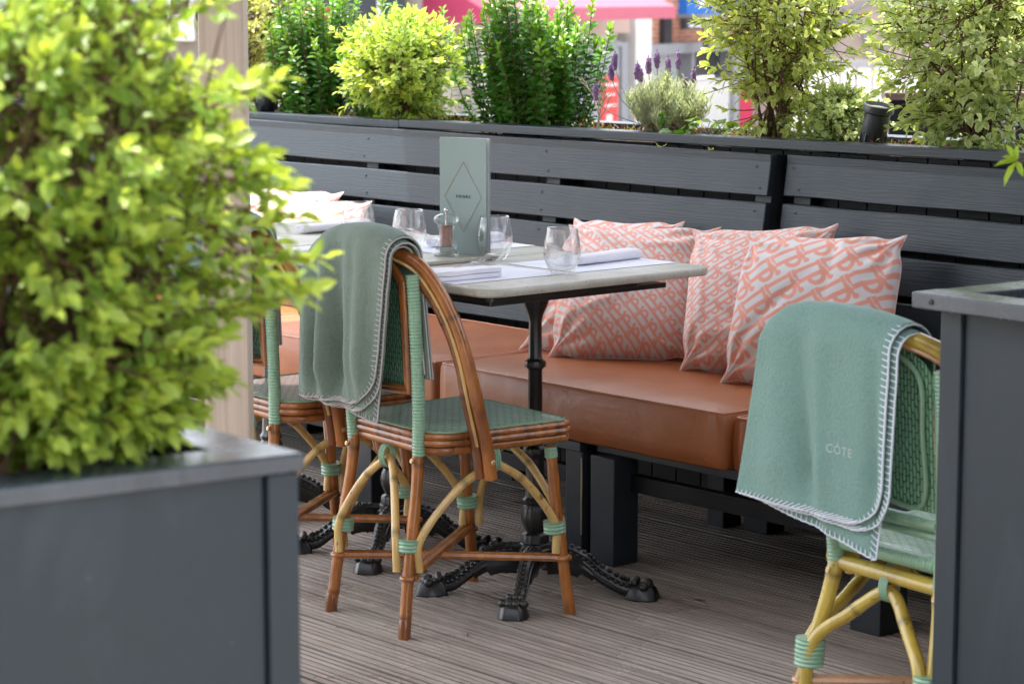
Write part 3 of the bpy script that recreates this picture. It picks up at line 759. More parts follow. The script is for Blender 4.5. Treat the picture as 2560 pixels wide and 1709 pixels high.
# place mats
def mat_(label,x0,x1,y0,y1,rz=0):
    mb=MB(); cx,cy=(x0+x1)/2,(y0+y1)/2
    mb.box(x0-cx,x1-cx,y0-cy,y1-cy,0,.0008); 
    o=mb.build('paper_placemat',MATP); o.location=(cx,cy,.7858); o.rotation_euler=(0,0,rz)
    tag(o,label,'placemat',group='printed paper placemats')
mat_('pale printed paper placemat under the folded napkin nearest the orange chair',-4.380,-4.140,3.445,3.775,R(-1))
mat_('pale printed paper placemat under the rolled napkin at the pillow end',-4.385,-4.135,3.810,4.140,R(-1))
mat_('pale printed paper placemat behind the menu card under the far rolled napkin',-4.930,-4.660,3.825,4.145)
mat_('pale printed paper placemat at the near edge of the middle table, left of the blanket',-4.935,-4.690,3.440,3.765)
mat_('pale printed paper placemat on the left sunlit table',-5.48,-5.22,3.445,3.775)
# napkins
def fork(label,x,y,z,rz,pitch):
    ro=empty('fork',label,'fork',(x,y,z),rz,group='steel forks'); ro.rotation_euler=(pitch,0,rz)
    mb=MB(); # handle along -y, tines +y
    P=[]; 
    for t in range(13):
        q=t/12; yy=-.10+.115*q; w=.0062-.0035*math.sin(math.pi*min(1,q*1.0)) ; zz=.002*math.sin(q*3)
        P.append((yy,w if q<.9 else .004+.004*(q-.9)*10,zz))
    V=[]
    for yy,w,zz in P: V+= [(-w,yy,zz),(w,yy,zz),(w,yy,zz+.002),(-w,yy,zz+.002)]
    k=4; n=len(P); mb.add(V,[(i*k+a,i*k+(a+1)%k,(i+1)*k+(a+1)%k,(i+1)*k+a) for i in range(n-1) for a in range(k)]+[(3,2,1,0),tuple((n-1)*k+a for a in range(4))])
    mb.build('handle',STEEL,ro)
    mb=MB(); V=[]
    hd_=[(.015,.006,.001),(.022,.0105,-.001),(.032,.0118,-.002),(.040,.0118,-.0015)]
    for yy,w,zz in hd_: V+= [(-w,yy,zz),(w,yy,zz),(w,yy,zz+.0018),(-w,yy,zz+.0018)]
    n=len(hd_); mb.add(V,[(i*k+a,i*k+(a+1)%k,(i+1)*k+(a+1)%k,(i+1)*k+a) for i in range(n-1) for a in range(k)]+[(3,2,1,0),tuple((n-1)*k+a for a in range(4))])
    for a in (-.0102,-.0034,.0034,.0102):
        mb.tube([(a,.038,-.001),(a,.055,.0035),(a*.98,.068,.006),(a*.96,.080,.006)],[.0018,.0016,.0013,.0007],6)
    mb.build('tines',STEEL,ro)
def napkin_flat(label,x,y,rz,w=.088,l=.235):
    ro=empty('folded_napkin',label,'napkin',(x,y,.7868),rz,group='white linen napkins')
    V=[];nu,nv=26,40; cs=[]
    # three soft layers as one wrapped cross-section
    sec=[(-.5,.001),(.5,.001),(.515,.006),(.5,.0105),(-.47,.0105),(-.47,.0118),(.5,.0118),(.517,.017),(.495,.0225),(-.48,.0215),(-.51,.012)]
    n=30
    for i in range(n+1):
        t=i/n; yy=(t-.5)*l; sh=1-.02*math.cos(t*9); en=1 if 0<i<n else .9
        for a,h in sec:
            V.append((a*w*sh,yy,.0+h*(.75+.25*en)*(1+.10*noise.noise(Vector((a*3,t*6,h*90))))))
    k=len(sec); mb=MB(); mb.add(V,[(i*k+a,i*k+(a+1)%k,(i+1)*k+(a+1)%k,(i+1)*k+a) for i in range(n) for a in range(k)]+[tuple(range(k-1,-1,-1)),tuple(n*k+a for a in range(k))])
    o=mb.build('napkin_cloth',LINEN,ro,bevel=.0012); return ro
def napkin_roll(label,x,y,rz,l=.24,w=.062,h=.024):
    ro=empty('rolled_napkin',label,'napkin',(x,y,.7868),rz,group='white linen napkins')
    n=36;m_=20;V=[]
    for i in range(n+1):
        t=i/n; e=min(1,min(t,1-t)/.03)**.5 if 0<t<1 else .55
        if t<.5 : e=max(e,.93)
        for k in range(m_):
            a=2*math.pi*k/m_; cx_=math.copysign(abs(math.cos(a))**.7,math.cos(a))*w/2*(.95+.05*t)*e; cz=(math.copysign(abs(math.sin(a))**.7,math.sin(a))*h/2)*(.9+.2*t)*e
            V.append((cx_+.002*math.sin(t*5),(t-.5)*l,h/2+cz+.001*noise.noise(Vector((t*8,a*1.5,0)))))
    mb=MB(); mb.add(V,[(i*m_+a,i*m_+(a+1)%m_,(i+1)*m_+(a+1)%m_,(i+1)*m_+a) for i in range(n) for a in range(m_)]+[tuple(range(m_-1,-1,-1)),tuple(n*m_+a for a in range(m_))])
    mb.build('napkin_cloth',LINEN,ro,autos=False)
    # rolled edge seen at the near end
    mb=MB(); 
    for q in (0.72,.45): mb.tube([(math.cos(t*math.pi/10)*w/2*q,-l/2-.0008,h/2+math.sin(t*math.pi/10)*h/2*q) for t in range(18)],.0011,5,cap=False)
    mb.build('napkin_fold',LINEN,ro)
    return ro
napkin_flat('flat folded white napkin with a fork on top, nearest the orange chair',-4.232,3.50,R(-3))
fork('steel fork lying on the flat folded napkin, tines pointing at the glasses',-4.262,3.585,.8115,R(4),R(9))
napkin_roll('rolled white napkin at the pillow end of the front table',-4.262,4.015,R(6))
fork('steel fork tucked into the rolled napkin, seen through the nearest glass',-4.278,3.925,.811,R(188),R(14))
napkin_roll('rolled white napkin behind the menu card, seen through a glass',-4.80,4.03,R(4))
napkin_flat('flat folded white napkin on the middle table, left of the sage blanket',-4.815,3.60,R(-3))
napkin_flat('flat folded white napkin on the sunlit left table',-5.35,3.60,R(-3))
napkin_roll('rolled white napkin on the sunlit left table',-5.33,4.0,R(4))
fork('steel fork tucked in the far rolled napkin, left of the pepper mill',-4.83,3.93,.812,R(186),R(14))
# pepper / salt mill
ro=empty('salt_mill','clear acrylic mill filled with pink salt and topped by a steel knob','salt mill',(-4.552,3.757,.7956))
ML=.115/.118
MB().lathe([(0,0),(.030,0),(.0305,.004),(.030,.011),(.0265,.013),(.0262,.018),(.0275,.022),(.0268,.027),(.021,.040),(.0175,.055),(.0185,.066),(.0215,.074),(.0215,.0765),(.0165,.0765),(.0155,.066),(.0145,.055),(.0155,.030),(.014,.0225),(0,.0225)],n=40).build('body',ACRYL,ro,autos=False)
MB().lathe([(0,.0235),(.0135,.0235),(.0148,.031),(.0138,.055),(.0148,.066),(.0155,.0745),(.006,.0755),(0,.0755)],n=24).build('salt_fill',SALT,ro)
MB().lathe([(0,.0775),(.021,.0775),(.0285,.083),(.0315,.090),(.0285,.0975),(.018,.103),(.004,.1055),(0,.1055)],n=40).build('cap',ACRYL,ro,autos=False)
mb=MB(); mb.lathe([(0,.1057),(.0025,.1058),(.0025,.108),(0,.108)],n=12); mb.ball((0,0,.1125),.0055,16,10); mb.build('knob',STEEL,ro)
MB().lathe([(0,.0756),(.0022,.0757),(.0022,.1056),(0,.1056)],n=10).build('spindle',STEEL,ro)
# menu
menu_dir=Vector((-4.487+4.619,3.830-3.792,0)); ml=menu_dir.length; mz=math.atan2(menu_dir.y,menu_dir.x)
ro=empty('drinks_menu','tall sage green drinks menu standing open on the table','menu',(-4.553,3.811,.7957),mz)
H_=.286; w=ml/2
def cover(name,side,ang,mt,off=0,hh=H_):
    # panel hinged on the left edge (x=-w)
    V=[];nu=10
    for i in range(nu+1):
        t=i/nu; x=-w+2*w*t*math.cos(ang)*.999; y=2*w*t*math.sin(ang)+.0025*math.sin(t*math.pi)+off
        for (dy,z) in ((0,0),(0,hh),(.0012,hh),(.0012,0)): V.append((x,y+dy,z))
    mb=MB(); mb.add(V,[(i*4+a,i*4+(a+1)%4,(i+1)*4+(a+1)%4,(i+1)*4+a) for i in range(nu) for a in range(4)]+[(3,2,1,0),tuple(nu*4+a for a in range(4))]); return mb.build(name,mt,ro)
cover('front_cover',0,0,CARD); cover('back_cover',0,R(9),CARD); cover('page',0,R(5),PAGE,.002,H_+.001)
cf=lambda x,z:Vector((x,.0025*math.sin((x+w)/(2*w)*math.pi)-.0007,z))
mb=MB(); dz=.142; pts=[(0,.228),(.0545,.142),(0,.055),(-.0545,.142),(0,.228)]
for a,c in zip(pts[:-1],pts[1:]):
    mb.tube([cf(a[0]+(c[0]-a[0])*t/8,a[1]+(c[1]-a[1])*t/8) for t in range(9)],.00045,4)
mb.build('diamond_outline',COPPER,ro)
text_mesh('lettering','DRINKS',.0098,None,INK,ro,bold=.0002,space=1.35,fn=lambda x,y:cf(x,y+.142)+Vector((0,-.0003,0)))

# ------------------------------------------------------------------ blankets
def blanket(label,origin,rz,xl,xr,ztab,zb,zfront,fleece_m,stitch_m,folds,layers,rc=.07,yc=-.207,Ro=.047,text=None,group='folded fleece blankets over chair backs',seed=1,frontx=None):
    ro=empty('fleece_blanket',label,'blanket',(origin[0],origin[1],0),rz,group=group)
    xl,xr=(xl[0],xr[0]),(xl[1],xr[1])
    xs=[a for a,_ in ztab]; zt=[c for _,c in ztab]
    ztop=lambda x: float(np.interp(x,xs,zt))
    def surf(L,a,s,lift=0):
        """L layer dict; a across 0..1; s metres from rear hem"""
        Rr=Ro-L['in']; 
        Lr=.36  # rear straight length (nominal)
        # total param: s in [0,1]: rear ; [1,2]: arc ; [2,3]: front
        if s<=1: k=s
        else: k=1
        d=1-k
        l=xl[1]+(xl[0]-xl[1])*k; r_=xr[1]+(xr[0]-xr[1])*k+L.get('dx',0)
        xm=l+(r_-l)*a; z1=ztop(xm)-Ro-L['in']*.3
        zb_=zb-L['drop']*(a**1.3)-L.get('low',0)
        hgt=z1-zb_
        h=k*hgt
        if L.get('round',True) and h<rc:
            q=rc-math.sqrt(max(0,rc*rc-(rc-h)**2)); r_=r_-q; xm=l+(r_-l)*a
        ya=yc-Rr; yb_=yc+Rr
        fo=0
        kb=1 if s>1 else min(1,(k/.22))
        for (x0,wd,am,lean_) in folds:
            xx=(xm-(x0+lean_*(1-k)))/wd; fo+=am*2.1*math.exp(-xx*xx)*(.25+.9*min(1,d*1.5))*(.35+.65*kb)
        fo+=.003*noise.noise(Vector((xm*9,k*4+seed,0)))
        if s<=1:
            z=zb_+h; y=ya+fo*1.0 - L.get('flare',0)*d*a
        elif s<=2:
            t=(s-1)*math.pi; z=z1+math.sin(t)*Rr*(1.0); y=yc-math.cos(t)*Rr+fo*(1-(s-1))*.5; 
            l=xl[0];r_=xr[0]+L.get('dx',0)
        else:
            t=s-2; zf=zfront+L.get('flow',0); z=z1+(zf-z1)*t; y=yb_+.004*t; 
            fx=(frontx or (0,0)); xm=xm+(fx[0]*(1-a)+fx[1]*a)*t
        return Vector((xm,y-lift if s<1.5 else y+lift,z))
    for li,L in enumerate(layers):
        nu=50; S=[i/70 for i in range(71)]+[1+i/16 for i in range(1,17)]+[2+i/26 for i in range(1,27)]
        V=[surf(L,i/(nu-1),s) for i in range(nu) for s in S]
        o=npmesh('blanket_layer',[tuple(p) for p in V],gridf(nu,len(S)),fleece_m,ro)
        sm=o.modifiers.new('thickness','SOLIDIFY'); sm.thickness=.0055; sm.offset=0
        mb=MB()
        edge=[(a/60,0) for a in range(0,61)]+[(1,s) for s in S]+[(1-a/40,3) for a in range(1,41)]
        pts=[surf(L,a,s,.0018) for a,s in edge]
        # resample
        acc=[0]
        for i in range(1,len(pts)): acc.append(acc[-1]+(pts[i]-pts[i-1]).length)
        tot=acc[-1]; step=.0058; Q=[];i=0
        nst=int(tot/step)
        for q in range(nst+1):
            t=q*step
            while i<len(acc)-2 and acc[i+1]<t: i+=1
            f=(t-acc[i])/max(1e-9,acc[i+1]-acc[i]); ed=(edge[i][0]+(edge[i+1][0]-edge[i][0])*f,edge[i][1]+(edge[i+1][1]-edge[i][1])*f)
            Q.append((pts[i].lerp(pts[i+1],f),ed))
        mb.tube([p+Vector((0,0,.0006*math.sin(j*2.1))) for j,(p,_) in enumerate(Q)],.0020,6)
        for j in range(1,len(Q),2):
            p,(a,s)=Q[j]
            if s<=0.0001: a2,s2=a,.032
            elif s>=2.999: a2,s2=a,2.955
            else: a2,s2=a-.042,s
            e=surf(L,max(0,a2),s2,.0042); p_=surf(L,a,s,.0034)
            if s<.25 and a>=.999: e=surf(L,a-.03,s+.02,.0042)
            mb.tube([p_,p_.lerp(e,.5)+(Vector((0,-.0006,0)) if s<1.5 else Vector((0,.0006,0))),e],[.0014,.0012,.0010],5)
        mb.build('edge_stitching',stitch_m,ro)
    if text:
        body,size,xc,sv,bold=text
        L=layers[0]
        def fn(x,y):
            X=xc+x; l=xl[1];r_=xr[1]; k=sv
            for _ in range(2):
                l=xl[1]+(xl[0]-xl[1])*k; r_=xr[1]+(xr[0]-xr[1])*k
                a=(X-l)/(r_-l); hh=ztop(X)-Ro-(zb-L['drop']*a**1.3); k=sv+y/hh
            return surf(L,a,k,.0036)
        text_mesh('embroidered_lettering',body,size,None,TONE,ro,bold=bold,space=1.15,fn=fn)
    return ro
LAY1=[dict(**{'in':0,'drop':-.012}),dict(**{'in':.009,'drop':.000,'low':.006,'dx':.004}),dict(**{'in':.018,'drop':.020,'low':.004,'dx':-.006,'round':False,'flow':.01})]
B1=blanket('shade toned sage fleece blanket draped over the orange chair back in front of the table',(-4.265,3.52),R(-5),(-.222,.135),(-.236,.082),
    [(-.24,.80),(-.215,.845),(-.19,.875),(-.15,.900),(-.10,.912),(-.05,.918),(0,.922),(.05,.921),(.10,.912),(.14,.900)],.506,.585,FLEECE,ST1,
    [(-.115,.022,-.014,.0),(-.165,.020,.008,-.01),(-.065,.024,.012,-.01),(-.02,.018,-.008,.02),(.035,.03,-.012,.01),(-.2,.02,-.006,0)],LAY1,rc=.085,seed=2,frontx=(0,.035),text=('E',.022,-.022,.37,.0004))
LAY3=[dict(L) for L in LAY1]
B3=blanket('sage fleece blanket draped over the chair behind the timber post',(-4.813,3.517),R(-5),(-.222,.135),(-.236,.082),
    [(-.24,.80),(-.215,.845),(-.19,.875),(-.15,.900),(-.10,.912),(-.05,.918),(0,.922),(.05,.921),(.10,.912),(.14,.900)],.520,.60,FLEECE2,ST1,
    [(-.13,.022,-.012,.0),(-.165,.020,.008,-.01),(-.06,.024,.010,-.01),(.035,.03,-.012,.01)],LAY3,rc=.085,seed=5,frontx=(0,.01))
LAY2=[dict(**{'in':0,'drop':.006}),dict(**{'in':.009,'drop':.014,'low':.004,'dx':.012}),dict(**{'in':.018,'drop':.062,'low':.004,'dx':-.028,'round':False})]
B2=blanket('mint fleece blanket with embroidered name draped over the yellow chair back at right',(-2.729,3.462),R(-6),(-.262,.080),(-.318,.066),
    [(-.32,.77),(-.275,.822),(-.25,.850),(-.22,.868),(-.18,.876),(-.12,.880),(-.05,.880),(0,.877),(.05,.870),(.10,.860)],.508,.60,FLEECE2,ST2,
    [(-.20,.05,-.006,0),(-.15,.022,.007,.03),(-.10,.02,-.004,.02),(.045,.016,.006,0)],LAY2,rc=.085,yc=-.205,Ro=.052,seed=8,
    text=('CÔTE',.0225,-.036,.388,.0002))

# ------------------------------------------------------------------ pillows
PK=np.array((.80,.35,.27)); WH=np.array((.70,.685,.70))
def seg(s,t,s0,s1,t0,t1): return (s>s0)&(s<s1)&(t>t0)&(t<t1)
def glyph(s,t):
    m_=seg(s,t,.05,.20,.05,.98)|seg(s,t,-.03,.32,.88,1.0)|seg(s,t,-.03,.60,.02,.145)
    m_|=(np.hypot(s-.34,t-.96)<.085)
    m_|=seg(s,t,.44,.61,0,1.0)|seg(s,t,.36,.66,.88,1.0)|seg(s,t,.36,.82,0,.10)
    rr=np.hypot((s-.60)/1.12,(t-.70)/1.0); m_|=(rr<.30)&(rr>.155)&(s>.56)
    m_|=(np.hypot(s-.83,t-.09)<.10)
    cut=(np.abs((t-.03)-(s-.30)*.30)<.020)&(s>.24)&(s<.54)
    m_&=~cut
    return m_
def pattern(U,V_,cell,ang):
    c,s_=math.cos(ang),math.sin(ang); a=(U*c+V_*s_)/cell; b_=(-U*s_+V_*c)/cell
    out=np.zeros(U.shape,bool)
    col=np.floor(a); t=b_+.53*col; s=a-col
    for ds in (0,1):
        tt=b_+.53*(col-ds)
        out|=glyph(s+ds,tt-np.floor(tt))
    return out
def pillow(label,bl,br,tl,tr,cell,ang,T=.12,n=230,seed=0,off=(0,0),sag=.02,flip=False):
    bl,br,tl,tr=[np.array(p,float) for p in (bl,br,tl,tr)]
    ctr=(bl+br+tl+tr)/4
    ro=empty('pillow',label,'pillow',tuple(ctr-np.array((0,0,ctr[2]-min(bl[2],br[2])))),group='pink and white lettered pillows')
    base=np.array(ro.location)
    nrm=np.cross(br-bl,tl-bl); nrm/=np.linalg.norm(nrm)
    if nrm[1]>0: nrm=-nrm
    W=np.linalg.norm(br-bl+tr-tl)/2; Hh=np.linalg.norm(tl-bl+tr-br)/2
    u,v=np.meshgrid(np.linspace(0,1,n),np.linspace(0,1,n),indexing='ij')
    def surf(side,u,v):
        a=2*u-1;b_=2*v-1
        # pinch sides between corners
        pu=a*(1-.03*(1-b_**2)-.06*np.exp(-((np.abs(b_)-.80)/.15)**2)) ; pv=b_*(1-.03*(1-a**2)-.06*np.exp(-((np.abs(a)-.80)/.15)**2))
        uu=(pu+1)/2; vv=(pv+1)/2
        P=(bl*(1-uu)[...,None]+br*uu[...,None])*(1-vv)[...,None]+(tl*(1-uu)[...,None]+tr*uu[...,None])*vv[...,None]
        th=T*.5*((1-np.abs(a)**2.6)*(1-np.abs(b_)**2.6))**.55*(1+.18*(-b_))
        rng_=np.random.RandomState(seed)
        wr=np.zeros_like(u)
        for cx_,cy_ in ((0,0),(1,0),(0,1),(1,1)):
            d=np.hypot(u-cx_,v-cy_); an=np.arctan2(v-cy_,u-cx_)
            wr+=.0055*np.sin(an*(11+3*rng_.rand())+rng_.rand()*6)*np.exp(-((d-.20)/.13)**2)
        for k in range(5):
            p0=rng_.rand(2)*.8+.1; aa=rng_.rand()*3.14; dd=(u-p0[0])*math.cos(aa)+(v-p0[1])*math.sin(aa); ll=-(u-p0[0])*math.sin(aa)+(v-p0[1])*math.cos(aa)
            wr+=(.008*rng_.choice([-1,1]))*np.exp(-(dd/.035)**2-(ll/.22)**2)
        e=np.clip(th/(T*.2),0,1)
        P=P+nrm*((th+wr*e)*side)[...,None]
        P[...,2]-=sag*np.exp(-((a)/.5)**2)*np.clip(vv-.7,0,1)*3.3*.5
        P[...,2]=np.maximum(P[...,2],.452)
        P[...,1]=np.minimum(P[...,1],(4.105+.612+(P[...,2]-.45)*.15))
        return P-base
    Vf=surf(1,u,v)
    c=pattern((u-off[0])*W,(v-off[1])*Hh,cell,ang)
    # soften mask a little
    cf_=c.astype(float); k=cf_.copy(); k[1:-1,1:-1]=(cf_[1:-1,1:-1]*2+cf_[:-2,1:-1]+cf_[2:,1:-1]+cf_[1:-1,:-2]+cf_[1:-1,2:])/6
    colr=WH*(1-k)[...,None]+PK*k[...,None]
    npmesh('front_cover',Vf.reshape(-1,3),gridf(n,n)[:,::1] ,PILLOW,ro,colr.reshape(-1,3))
    m_=70; u,v=np.meshgrid(np.linspace(0,1,m_),np.linspace(0,1,m_),indexing='ij'); Vb=surf(-1,u,v)
    c=pattern(u*W,v*Hh,cell,ang).astype(float); colr=WH*(1-c)[...,None]+PK*c[...,None]
    npmesh('back_cover',Vb.reshape(-1,3),gridf(m_,m_),PILLOW,ro,colr.reshape(-1,3))
    # seam
    e=[(t,0) for t in np.linspace(0,1,40)]+[(1,t) for t in np.linspace(0,1,40)]+[(t,1) for t in np.linspace(1,0,40)]+[(0,t) for t in np.linspace(1,0,40)]
    P=surf(0,np.array([[q[0] for q in e]]),np.array([[q[1] for q in e]]))[0]
    mb=MB(); mb.tube([tuple(p) for p in P],.0016,5,(.75,.6,.57),cap=False); mb.build('seam',PILLOW,ro)
    return ro
SM=.0455; LG=.081; A1=R(46); A2=R(-58)
pillow('large print pink pillow at the back, half hidden behind the table column',(-4.975,4.36,.455),(-4.62,4.60,.455),(-5.07,4.66,.800),(-4.70,4.735,.812),LG,A2,seed=1)
pillow('small print pink pillow right of the table column, seen under the tabletop',(-4.815,4.325,.453),(-4.505,4.575,.455),(-4.975,4.55,.795),(-4.557,4.735,.806),SM,A1,T=.17,seed=2)
pillow('small print pink pillow in the middle, tucked behind the front large print pillow',(-4.425,4.440,.453),(-4.06,4.62,.455),(-4.540,4.60,.810),(-4.165,4.765,.842),SM,R(-56),T=.17,seed=3)
pillow('large print pink pillow in front, beside the mint blanket',(-4.215,4.375,.453),(-3.80,4.53,.455),(-4.285,4.545,.822),(-3.893,4.715,.835),LG,A2,T=.18,seed=4,off=(.1,.05))
pillow('large print pink pillow in bright sun behind the back left glass',(-6.45,4.42,.453),(-6.00,4.47,.455),(-6.52,4.60,.775),(-6.06,4.70,.782),LG,A2,T=.14,seed=5)
pillow('pink pillow leaning at far left behind the sunlit pillow',(-6.70,4.50,.453),(-6.28,4.55,.455),(-6.68,4.67,.80),(-6.235,4.72,.800),LG,A2,T=.12,seed=6)

# ------------------------------------------------------------------ plants
LT=np.array([(0,0,0),(.34,.5,.07),(.36,0,0),(.34,-.5,.07),(.72,.40,.02),(.74,0,-.05),(.72,-.40,.02),(1,0,-.13)],float)
LF=np.array([(0,2,1),(0,3,2),(1,2,5),(1,5,4),(2,3,6),(2,6,5),(4,5,7),(5,6,7)])
LE=np.array([.25,1,0,1,1,0,1,.8])
def leaves(name,P,D,U,L,W,c0,c1,mt,parent,edge=None):
    """P origins (n,3) D directions U up hints L,W arrays; colors c0 (n,3) centre, edge colours c1"""
    P=np.array(P);D=np.array(D);U=np.array(U);L=np.array(L)[:,None,None];W=np.array(W)[:,None,None]
    D/=np.linalg.norm(D,axis=1)[:,None]; S=np.cross(U,D); S/=np.linalg.norm(S,axis=1)[:,None]+1e-9; Nn=np.cross(D,S)
    V=P[:,None,:]+D[:,None,:]*LT[None,:,0:1]*L+S[:,None,:]*LT[None,:,1:2]*W+Nn[:,None,:]*LT[None,:,2:3]*L
    n=len(P); F=(LF[None]+8*np.arange(n)[:,None,None]).reshape(-1,3)
    c=np.array(c0)[:,None,:]*(1-LE)[None,:,None]+np.array(c1)[:,None,:]*LE[None,:,None]
    return npmesh(name,V.reshape(-1,3),F,mt,parent,c.reshape(-1,3),smooth=True)
def lerp3(a,b,t): return [a[i]+(b[i]-a[i])*t for i in range(3)]
def shrub(name,label,base,ctr,rad,nst,ntw,LL,LW,pal,nleaf=9,seed=1,upright=.3,droop=0,mt=None,group=None,stem_r=.006,tiplight=.5,shell=.45,spread=.03,cat='shrub',origin=None,tw_r=.0011,outl=.05,low=0):
    r=random.Random(seed); rn=lambda:r.uniform(-1,1)
    ro=empty(name,label,cat,base,group=group); B=Vector(base); C=Vector(ctr)-B
    bark=MB(); nodes=[]
    for i in range(nst):
        while True:
            q=Vector((rn(),rn(),rn()))
            if .3<q.length<1: break
        tip=C+Vector((q.x*rad[0]*.75,q.y*rad[1]*.75,abs(q.z)*rad[2]*.8)); b0=Vector((rn()*spread,rn()*spread,0))
        mid=b0.lerp(tip,.45)+Vector((rn()*.02,rn()*.02,.03)); P=crom([b0,mid,tip],8)
        m_=len(P); bark.tube(P,[stem_r*(1-.75*k/m_)*r.choice((.7,1,1.2)) if k==0 else stem_r*(1-.78*k/m_) for k in range(m_)],6)
        nodes+=P[4:]
    LP,LD,LU,Ll,Lw,Lc,Le=[],[],[],[],[],[],[]
    for i in range(ntw):
        while True:
            q=Vector((rn(),rn(),rn()))
            if q.length<1 and q.length>1e-3: break
        if r.random()<shell: q=q.normalized()*r.uniform(.78,1.0)
        lowq=r.random()<low
        if outl and not lowq and r.random()<outl: q=q*r.uniform(1.1,1.28)
        lump=1+.16*noise.noise(Vector((q.x*2.2,q.y*2.2,q.z*2.2+seed)))*3
        tip=C+Vector((q.x*rad[0],q.y*rad[1],q.z*rad[2]))*lump if False else C+Vector((q.x*rad[0]*lump,q.y*rad[1]*lump,q.z*rad[2]*lump))
        if lowq: tip=Vector((C.x+q.x*rad[0]*.82,C.y+q.y*rad[1]*.82,C.z*.30+q.z*C.z*.26))
        if tip.z<.015: tip.z=.015+r.random()*.03
        nd=min(r.sample(nodes,min(14,len(nodes))),key=lambda p:(p-tip).length)
        out=Vector((q.x,q.y,q.z*.5+upright)).normalized()
        mid=nd.lerp(tip,.55)-out*.012; P=crom([nd,mid,tip],5); bark.tube(P,[tw_r*1.6*(1-.5*k/len(P)) for k in range(len(P))],4,cap=False)
        T=(P[-1]-P[-3]).normalized()*.6+out*.5; T.normalize()
        sideA=T.cross(Vector((rn(),rn(),rn()))).normalized(); sideB=T.cross(sideA)
        tw_len=LL*r.uniform(1.6,2.6); a=r.random()*6
        for k in range(nleaf):
            f=k/(nleaf-1) if nleaf>1 else 1; a+=2.4+rn()*.3
            pos=tip-T*tw_len*(1-f)*.9
            rad_=sideA*math.cos(a)+sideB*math.sin(a); op=.35+.9*(1-f) 
            d=(T*(1.0-.35*(1-f))+rad_*op+Vector((0,0,-droop*(1-f)))+Vector((rn(),rn(),rn()))*.15).normalized()
            u=(Vector((0,0,1))*.65+T*.2+Vector((q.x,q.y,0))*.75+Vector((rn(),rn(),rn()))*.35)
            sc=r.uniform(.6,1.22)*(1-.35*max(0,f-.75)/.25*(k%2))
            LP.append(pos);LD.append(d);LU.append(u);Ll.append(LL*sc);Lw.append(LW*sc)
            g=min(1,max(0,f*tiplight+r.uniform(-.15,.35)))
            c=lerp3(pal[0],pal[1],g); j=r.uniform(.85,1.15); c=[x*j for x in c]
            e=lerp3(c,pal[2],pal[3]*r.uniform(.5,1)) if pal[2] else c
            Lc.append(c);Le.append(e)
    bark.build('stems',BARK,ro); leaves('foliage',LP,LD,LU,Ll,Lw,Lc,Le,mt or LEAFL,ro)
    return ro
YEL=((.22,.30,.06),(.56,.55,.14),(.72,.68,.34),.8)
LIME=((.20,.40,.04),(.60,.74,.13),(.76,.82,.36),.55)
VAR=((.24,.38,.06),(.64,.72,.14),(.78,.80,.42),.7)
VAR2=((.26,.42,.11),(.58,.70,.24),(.84,.86,.58),.8)
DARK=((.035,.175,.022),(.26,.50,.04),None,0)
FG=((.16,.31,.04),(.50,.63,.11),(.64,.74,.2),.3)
PG='shrubs growing in the long trough planter'
shrub('variegated_shrub','yellowish variegated shrub behind the timber post',(-7.10,5.0,1.0),(-7.12,5.02,1.28),(.23,.18,.27),9,420,.027,.012,YEL,9,11,group=PG,stem_r=.005)
def upright(label,x0,x1,yc,z0,zt,n,seed,LL=.034,LW=.0135):
    r=random.Random(seed); rn=lambda:r.uniform(-1,1); xc=(x0+x1)/2
    ro=empty('evergreen_shrub',label,'shrub',(xc,yc,z0),group=PG); bark=MB(); A=[[] for _ in range(7)]
    for i in range(n):
        px=(x0+(x1-x0)*r.random())-xc; py=rn()*.12; edge=abs(px)/((x1-x0)/2)
        h=(zt-z0)*(1-.42*edge**2.5)*r.uniform(.62,1.12); lx=px*.12+rn()*.02; ly=py*.4
        P=crom([Vector((px*.75,py*.7,0)),Vector((px*.98,py*.95,h*.4)),Vector((px+lx*.3,py+ly,h))],7); m_=len(P)
        bark.tube(P,[.0028*(1-.6*k/m_) for k in range(m_)],5)
        # leaf whorls up the shoot
        L=[0]
        for k in range(1,m_): L.append(L[-1]+(P[k]-P[k-1]).length)
        s=.03*h; a=r.random()*6
        while s<L[-1]:
            k=max(j for j in range(m_) if L[j]<=s); k=min(k,m_-2); f=(s-L[k])/(L[k+1]-L[k]); p=P[k].lerp(P[k+1],f); t=s/L[-1]
            for q in range(2):
                a+=math.pi+rn()*.6
                d=Vector((math.cos(a),math.sin(a),.25+1.3*max(0,t-.82)/.18+rn()*.45)).normalized()
                A[0].append(p);A[1].append(d);A[2].append(Vector((0,0,.75))+Vector((px*2.2,-.55+py*2,0))+Vector((rn(),rn(),0))*.35)
                sc=r.uniform(.8,1.15)*(1-.35*max(0,t-.85)/.15)
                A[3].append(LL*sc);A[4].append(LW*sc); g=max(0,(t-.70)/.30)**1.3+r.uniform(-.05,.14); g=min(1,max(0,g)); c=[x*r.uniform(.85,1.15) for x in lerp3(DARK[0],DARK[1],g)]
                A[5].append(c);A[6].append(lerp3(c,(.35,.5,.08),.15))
            a+=math.pi/2; s+=.0100
    bark.build('stems',BARK,ro); leaves('foliage',*A,LEAF,ro); return ro
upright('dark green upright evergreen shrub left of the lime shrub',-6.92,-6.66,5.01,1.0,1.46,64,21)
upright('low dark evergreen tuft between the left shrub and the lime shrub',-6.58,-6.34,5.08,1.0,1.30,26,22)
shrub('lime_shrub','round lime green shrub in the middle of the trough',(-6.22,4.98,1.0),(-6.27,4.99,1.20),(.245,.19,.195),16,560,.031,.0145,LIME,9,12,group=PG,stem_r=.0045,tiplight=.75)
